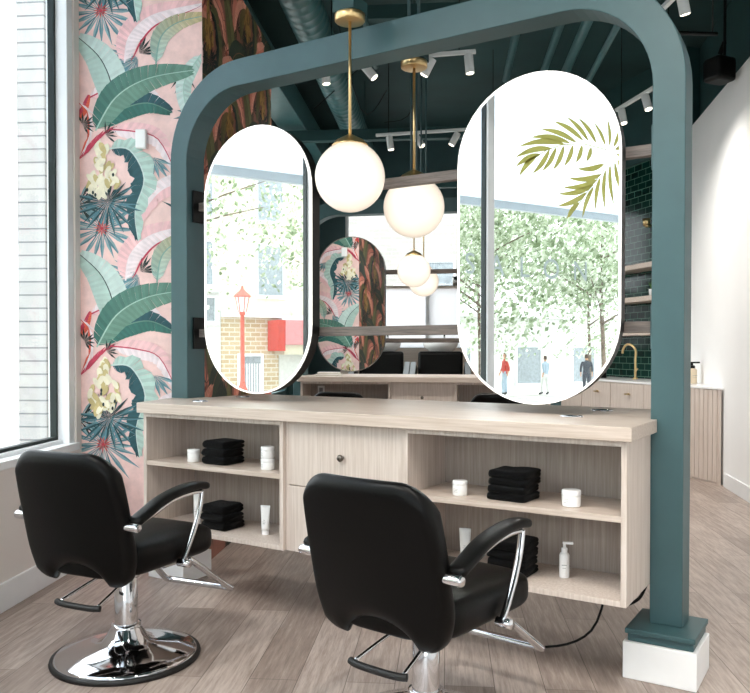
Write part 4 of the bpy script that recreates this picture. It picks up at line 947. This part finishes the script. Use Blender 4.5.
# barred doorway
add('door_frame', B((-24, -23.9, -6.12, -6.02, GZ, 1.02), (-24, -23.9, -5.24, -5.14, GZ, 1.02), (-24, -23.9, -6.12, -5.14, .96, 1.06)), 'white_trim')
dd = add('barred_door', B((-24, -23.95, -6.02, -5.24, GZ, .96)), 'dark_glass')
add('door_bars', B(*[(-23.95, -23.92, -6.0+k*.1, -6.0+k*.1+.045, GZ, .7) for k in range(8)]), 'white_trim', dd)
facade('white_building', 'white rendered building beside the tan brick one across the street', -4.53, 6, 3.2, 'white_render', [(-4.3, -3.4, 2.2, 3.0), (-2.4, -1.4, .8, 2.2)])
facade('white_building', 'low white building right of the tan brick one in the left mirror', -10.6, -6.77, 2.2, 'white_render', [])
facade('apartment_building', 'tall cream building behind the tan brick one, seen through the trees', -12, 2, 9.5, 'yellow_panel', [(-5.4, -4.3, 3.4, 5.4), (-8.4, -7.3, 3.4, 5.4), (-2.6, -1.5, 3.4, 5.4), (-5.4, -4.3, 6.4, 8.4), (-8.4, -7.3, 6.4, 8.4)], nf=-27.2)
facade('white_building', 'long white building behind the people reflected in the right mirror', -34, -10.62, 2.6, 'white_render',
       [(-13.6, -12.6, -.3, 1.3), (-15.6, -15.4, -.3, 1.3), (-19.6, -18.2, -.3, 1.3), (-23, -21.6, -.3, 1.3), (-26.6, -25.2, -.3, 1.3)])
# pink and red shop awning
t = thing('shop_awning', 'red and pink shop awning across the street, seen in the left mirror', 'awning', RM(-23.4, -7.3, 1.1), W)
obj('red_end', B((-.6, .35, .72, .98, .05, 1.15)), 'red_cloth', t); obj('pink_front', B((-.6, .36, -1.3, .715, .28, 1.15)), 'pink_panel', t); obj('yellow_lining', B((-.6, .25, -1.3, .715, -.08, .27)), 'yellow_panel', t)
# red lamp post
t = thing('street_lamp', 'red lamp post with a glass lantern, reflected in the left mirror', 'street lamp', RM(-22, -4.53, GZ), W)
b = bmesh.new(); lathe(b, [(0, 0), (.16, 0), (.16, .3), (.10, .45), (.075, .6), (.065, 2.75), (.10, 2.78), (.10, 2.86), (0, 2.86)], 20); obj('post', b, 'red_paint', t, smooth=True)
b = bmesh.new(); lathe(b, [(0, 2.87), (.12, 2.87), (.22, 3.35), (0, 3.35)], 6); obj('lantern_glass', b, 'white_plastic', t)
b = bmesh.new(); lathe(b, [(0, 3.36), (.30, 3.36), (.26, 3.42), (.10, 3.56), (.05, 3.62), (.03, 3.72), (0, 3.73)], 12)
for k in range(6): a = 2*pi*k/6; cyl(b, (.125*cos(a), .125*sin(a), 2.86), (.225*cos(a), .225*sin(a), 3.36), .016, seg=6)
obj('lantern_frame', b, 'red_paint', t, smooth=False)
# parked white van and street furniture low in right mirror
def tree(n, s, h, cr, cz, cnt, label, lean=0, seed=1, grp='street trees outside'):
    t = thing('street_tree', label, 'tree', RM(n, s, GZ), 0, grp); r = random.Random(seed)
    b = bmesh.new(); tube(b, [(0, 0, 0), (.03, lean*.3, 1.2), (-.02, lean, h*.55), (.05, lean*1.4, h*.8)], .07, 10, radii=lambda q: .085*(1-.6*q))
    for k in range(7):
        a = 2*pi*k/7+r.random(); z0 = h*(.38+.05*k); tube(b, [(0, lean*.8, z0), (cos(a)*cr*.4, lean+sin(a)*cr*.4, z0+.5), (cos(a)*cr*.8, lean+sin(a)*cr*.8, z0+.9)], .03, 6, radii=lambda q: .035*(1-.75*q))
    obj('trunk', b, 'foliage_stem', t, smooth=True)
    b = bmesh.new()
    cl = [(Vector((r.gauss(0, .5)*cr, r.gauss(0, .5)*cr + lean, cz + r.gauss(0, .42)*cr*1.1))) for _ in range(46)]
    for k in range(cnt):
        c = cl[k % len(cl)]; p = c + Vector((r.gauss(0, 1), r.gauss(0, 1), r.gauss(0, 1)))*cr*.18
        if p.z < 1.3: p.z = 1.3 + r.random()*.8
        a = Vector((r.gauss(0, 1), r.gauss(0, 1), r.gauss(0, 1))).normalized(); u = a.orthogonal().normalized(); v = a.cross(u); l = r.uniform(.06, .12)
        vs = [b.verts.new(q) for q in (p-u*l, p-v*l*.55, p+u*l, p+v*l*.55)]; b.faces.new(vs)
    obj('foliage', b, 'leaf', t)
tree(-16.0, -10.0, 6.5, 2.6, 5.0, 6000, 'street tree reflected at the left of the right mirror', .3, 2)
tree(-13.5, -12.2, 6.2, 2.5, 4.6, 6000, 'thin-trunked street tree in the middle of the right mirror', .2, 3)
tree(-14.4, -17.6, 6.5, 2.9, 4.9, 6000, 'street tree reflected at the right of the right mirror', -.2, 4)
tree(-20.5, -19.0, 6.8, 3.0, 4.8, 5000, 'street tree far behind the others in the right mirror', .1, 5)
tree(-19.5, -12.5, 6.8, 3.0, 5.3, 5000, 'street tree before the long white building', .1, 8)
tree(-17.0, -.6, 7.2, 3.3, 6.2, 6500, 'street tree above the red lamp in the left mirror', .1, 6)
tree(-18.5, -7.4, 7.4, 3.4, 6.5, 7000, 'street tree above the pink awning in the left mirror', .1, 7)

# pedestrians seen in the right mirror
def person(n, s, face, label, top, legs, hgt=1.5, stride=.12):
    t = thing('person', label, 'person', RM(n, s, GZ+.02), W + face); k = hgt/1.75
    J = {'pel': (0, 0, .93, .125), 'wst': (0, 0, 1.06, .12), 'chs': (0, 0, 1.27, .145), 'nek': (0, .0, 1.47, .055), 'hd0': (0, .01, 1.56, .075), 'hd1': (0, .015, 1.65, .09), 'hd2': (0, .005, 1.73, .06)}
    E = [('pel', 'wst'), ('wst', 'chs'), ('chs', 'nek'), ('nek', 'hd0'), ('hd0', 'hd1'), ('hd1', 'hd2')]
    for sd, q in (('l', -1), ('r', 1)):
        st_ = stride*q
        J.update({sd+'hip': (q*.09, 0, .86, .10), sd+'kne': (q*.095, st_*.6+.03, .48, .065), sd+'ank': (q*.095, st_-.03*q, .09, .042), sd+'toe': (q*.105, st_+.14, .04, .035),
                  sd+'sho': (q*.18, 0, 1.39, .06), sd+'elb': (q*.235, -st_*.5-.03, 1.10, .042), sd+'wri': (q*.235, -st_*.8+.06, .86, .03), sd+'han': (q*.232, -st_*.8+.09, .78, .034)})
        E += [('pel', sd+'hip'), (sd+'hip', sd+'kne'), (sd+'kne', sd+'ank'), (sd+'ank', sd+'toe'), ('chs', sd+'sho'), (sd+'sho', sd+'elb'), (sd+'elb', sd+'wri'), (sd+'wri', sd+'han')]
    names = list(J); me = bpy.data.meshes.new('body'); me.from_pydata([(J[a][0]*k, J[a][1]*k, J[a][2]*k) for a in names], [(names.index(a), names.index(b)) for a, b in E], [])
    o = bpy.data.objects.new('body', me); COL.objects.link(o); md = o.modifiers.new('skin', 'SKIN')
    for i, a in enumerate(names): v = me.skin_vertices[0].data[i]; v.radius = (J[a][3]*k, J[a][3]*k*.85); v.use_root = (i == 0)
    o.modifiers.new('sub', 'SUBSURF').levels = 1
    dg = bpy.context.evaluated_depsgraph_get(); m2 = bpy.data.meshes.new_from_object(o.evaluated_get(dg)); bpy.data.objects.remove(o)
    m2.materials.clear(); m2.materials.append(M['skin'])
    o = bpy.data.objects.new('body', m2); COL.objects.link(o); o.parent = t
    for p in m2.polygons: p.use_smooth = True
    def cloth(nm, test, mat):
        bm = bmesh.new(); bm.from_mesh(m2); bmesh.ops.delete(bm, geom=[f for f in bm.faces if not test(f.calc_center_median()/k)], context='FACES')
        bm.normal_update()
        for v in bm.verts: v.co += v.normal*.012
        c = obj(nm, bm, mat, t, smooth=True); return c
    cloth('shirt', lambda c: (.90 < c.z < 1.47 and abs(c.x) < .2) or (c.z > 1.0 and abs(c.x) >= .2), top)
    cloth('trousers', lambda c: .12 < c.z <= .96 and abs(c.x) < .2, legs); cloth('shoes', lambda c: c.z <= .12, 'black_rubber')
    cloth('hair', lambda c: c.z > 1.58 and (c.y < .02 or c.z > 1.70), 'hair')
    # facial features
    b = bmesh.new(); cyl(b, (0, .09*k, 1.63*k), (0, .112*k, 1.61*k), .010, .006, 8); obj('nose', b, 'skin', t)
    return t
person(-18.7, -12.97, 0.4, 'person in a red top and pale trousers walking, reflected in the right mirror', 'red_cloth', 'blue_cloth')
person(-17.3, -15.5, 2.4, 'person in dark clothes at the right of the right mirror', 'dark_cloth', 'dark_cloth', 1.45)
person(-18.2, -14.4, 1.4, 'person in pale clothes near the thin tree in the right mirror', 'blue_cloth', 'white_render', 1.4)
# rear exterior
t = thing('brick_building', 'pale brick building outside the rear window', 'building', RM(-.5, 21, GZ), W)
obj('wall', B((-9, 9, 0, 1, 0, 9)), 'pale_brick_x', t)
for x in (.35, 3.2):
    f = obj('window', B((x-.42, x-.36, -.06, 0, 2.6, 3.9), (x+.36, x+.42, -.06, 0, 2.6, 3.9), (x-.42, x+.42, -.06, 0, 3.9, 3.98), (x-.42, x+.42, -.06, 0, 2.52, 2.6)), 'white_trim', t)
    obj('pane', B((x-.36, x+.36, -.03, 0, 2.6, 3.9)), 'dark_glass', f)
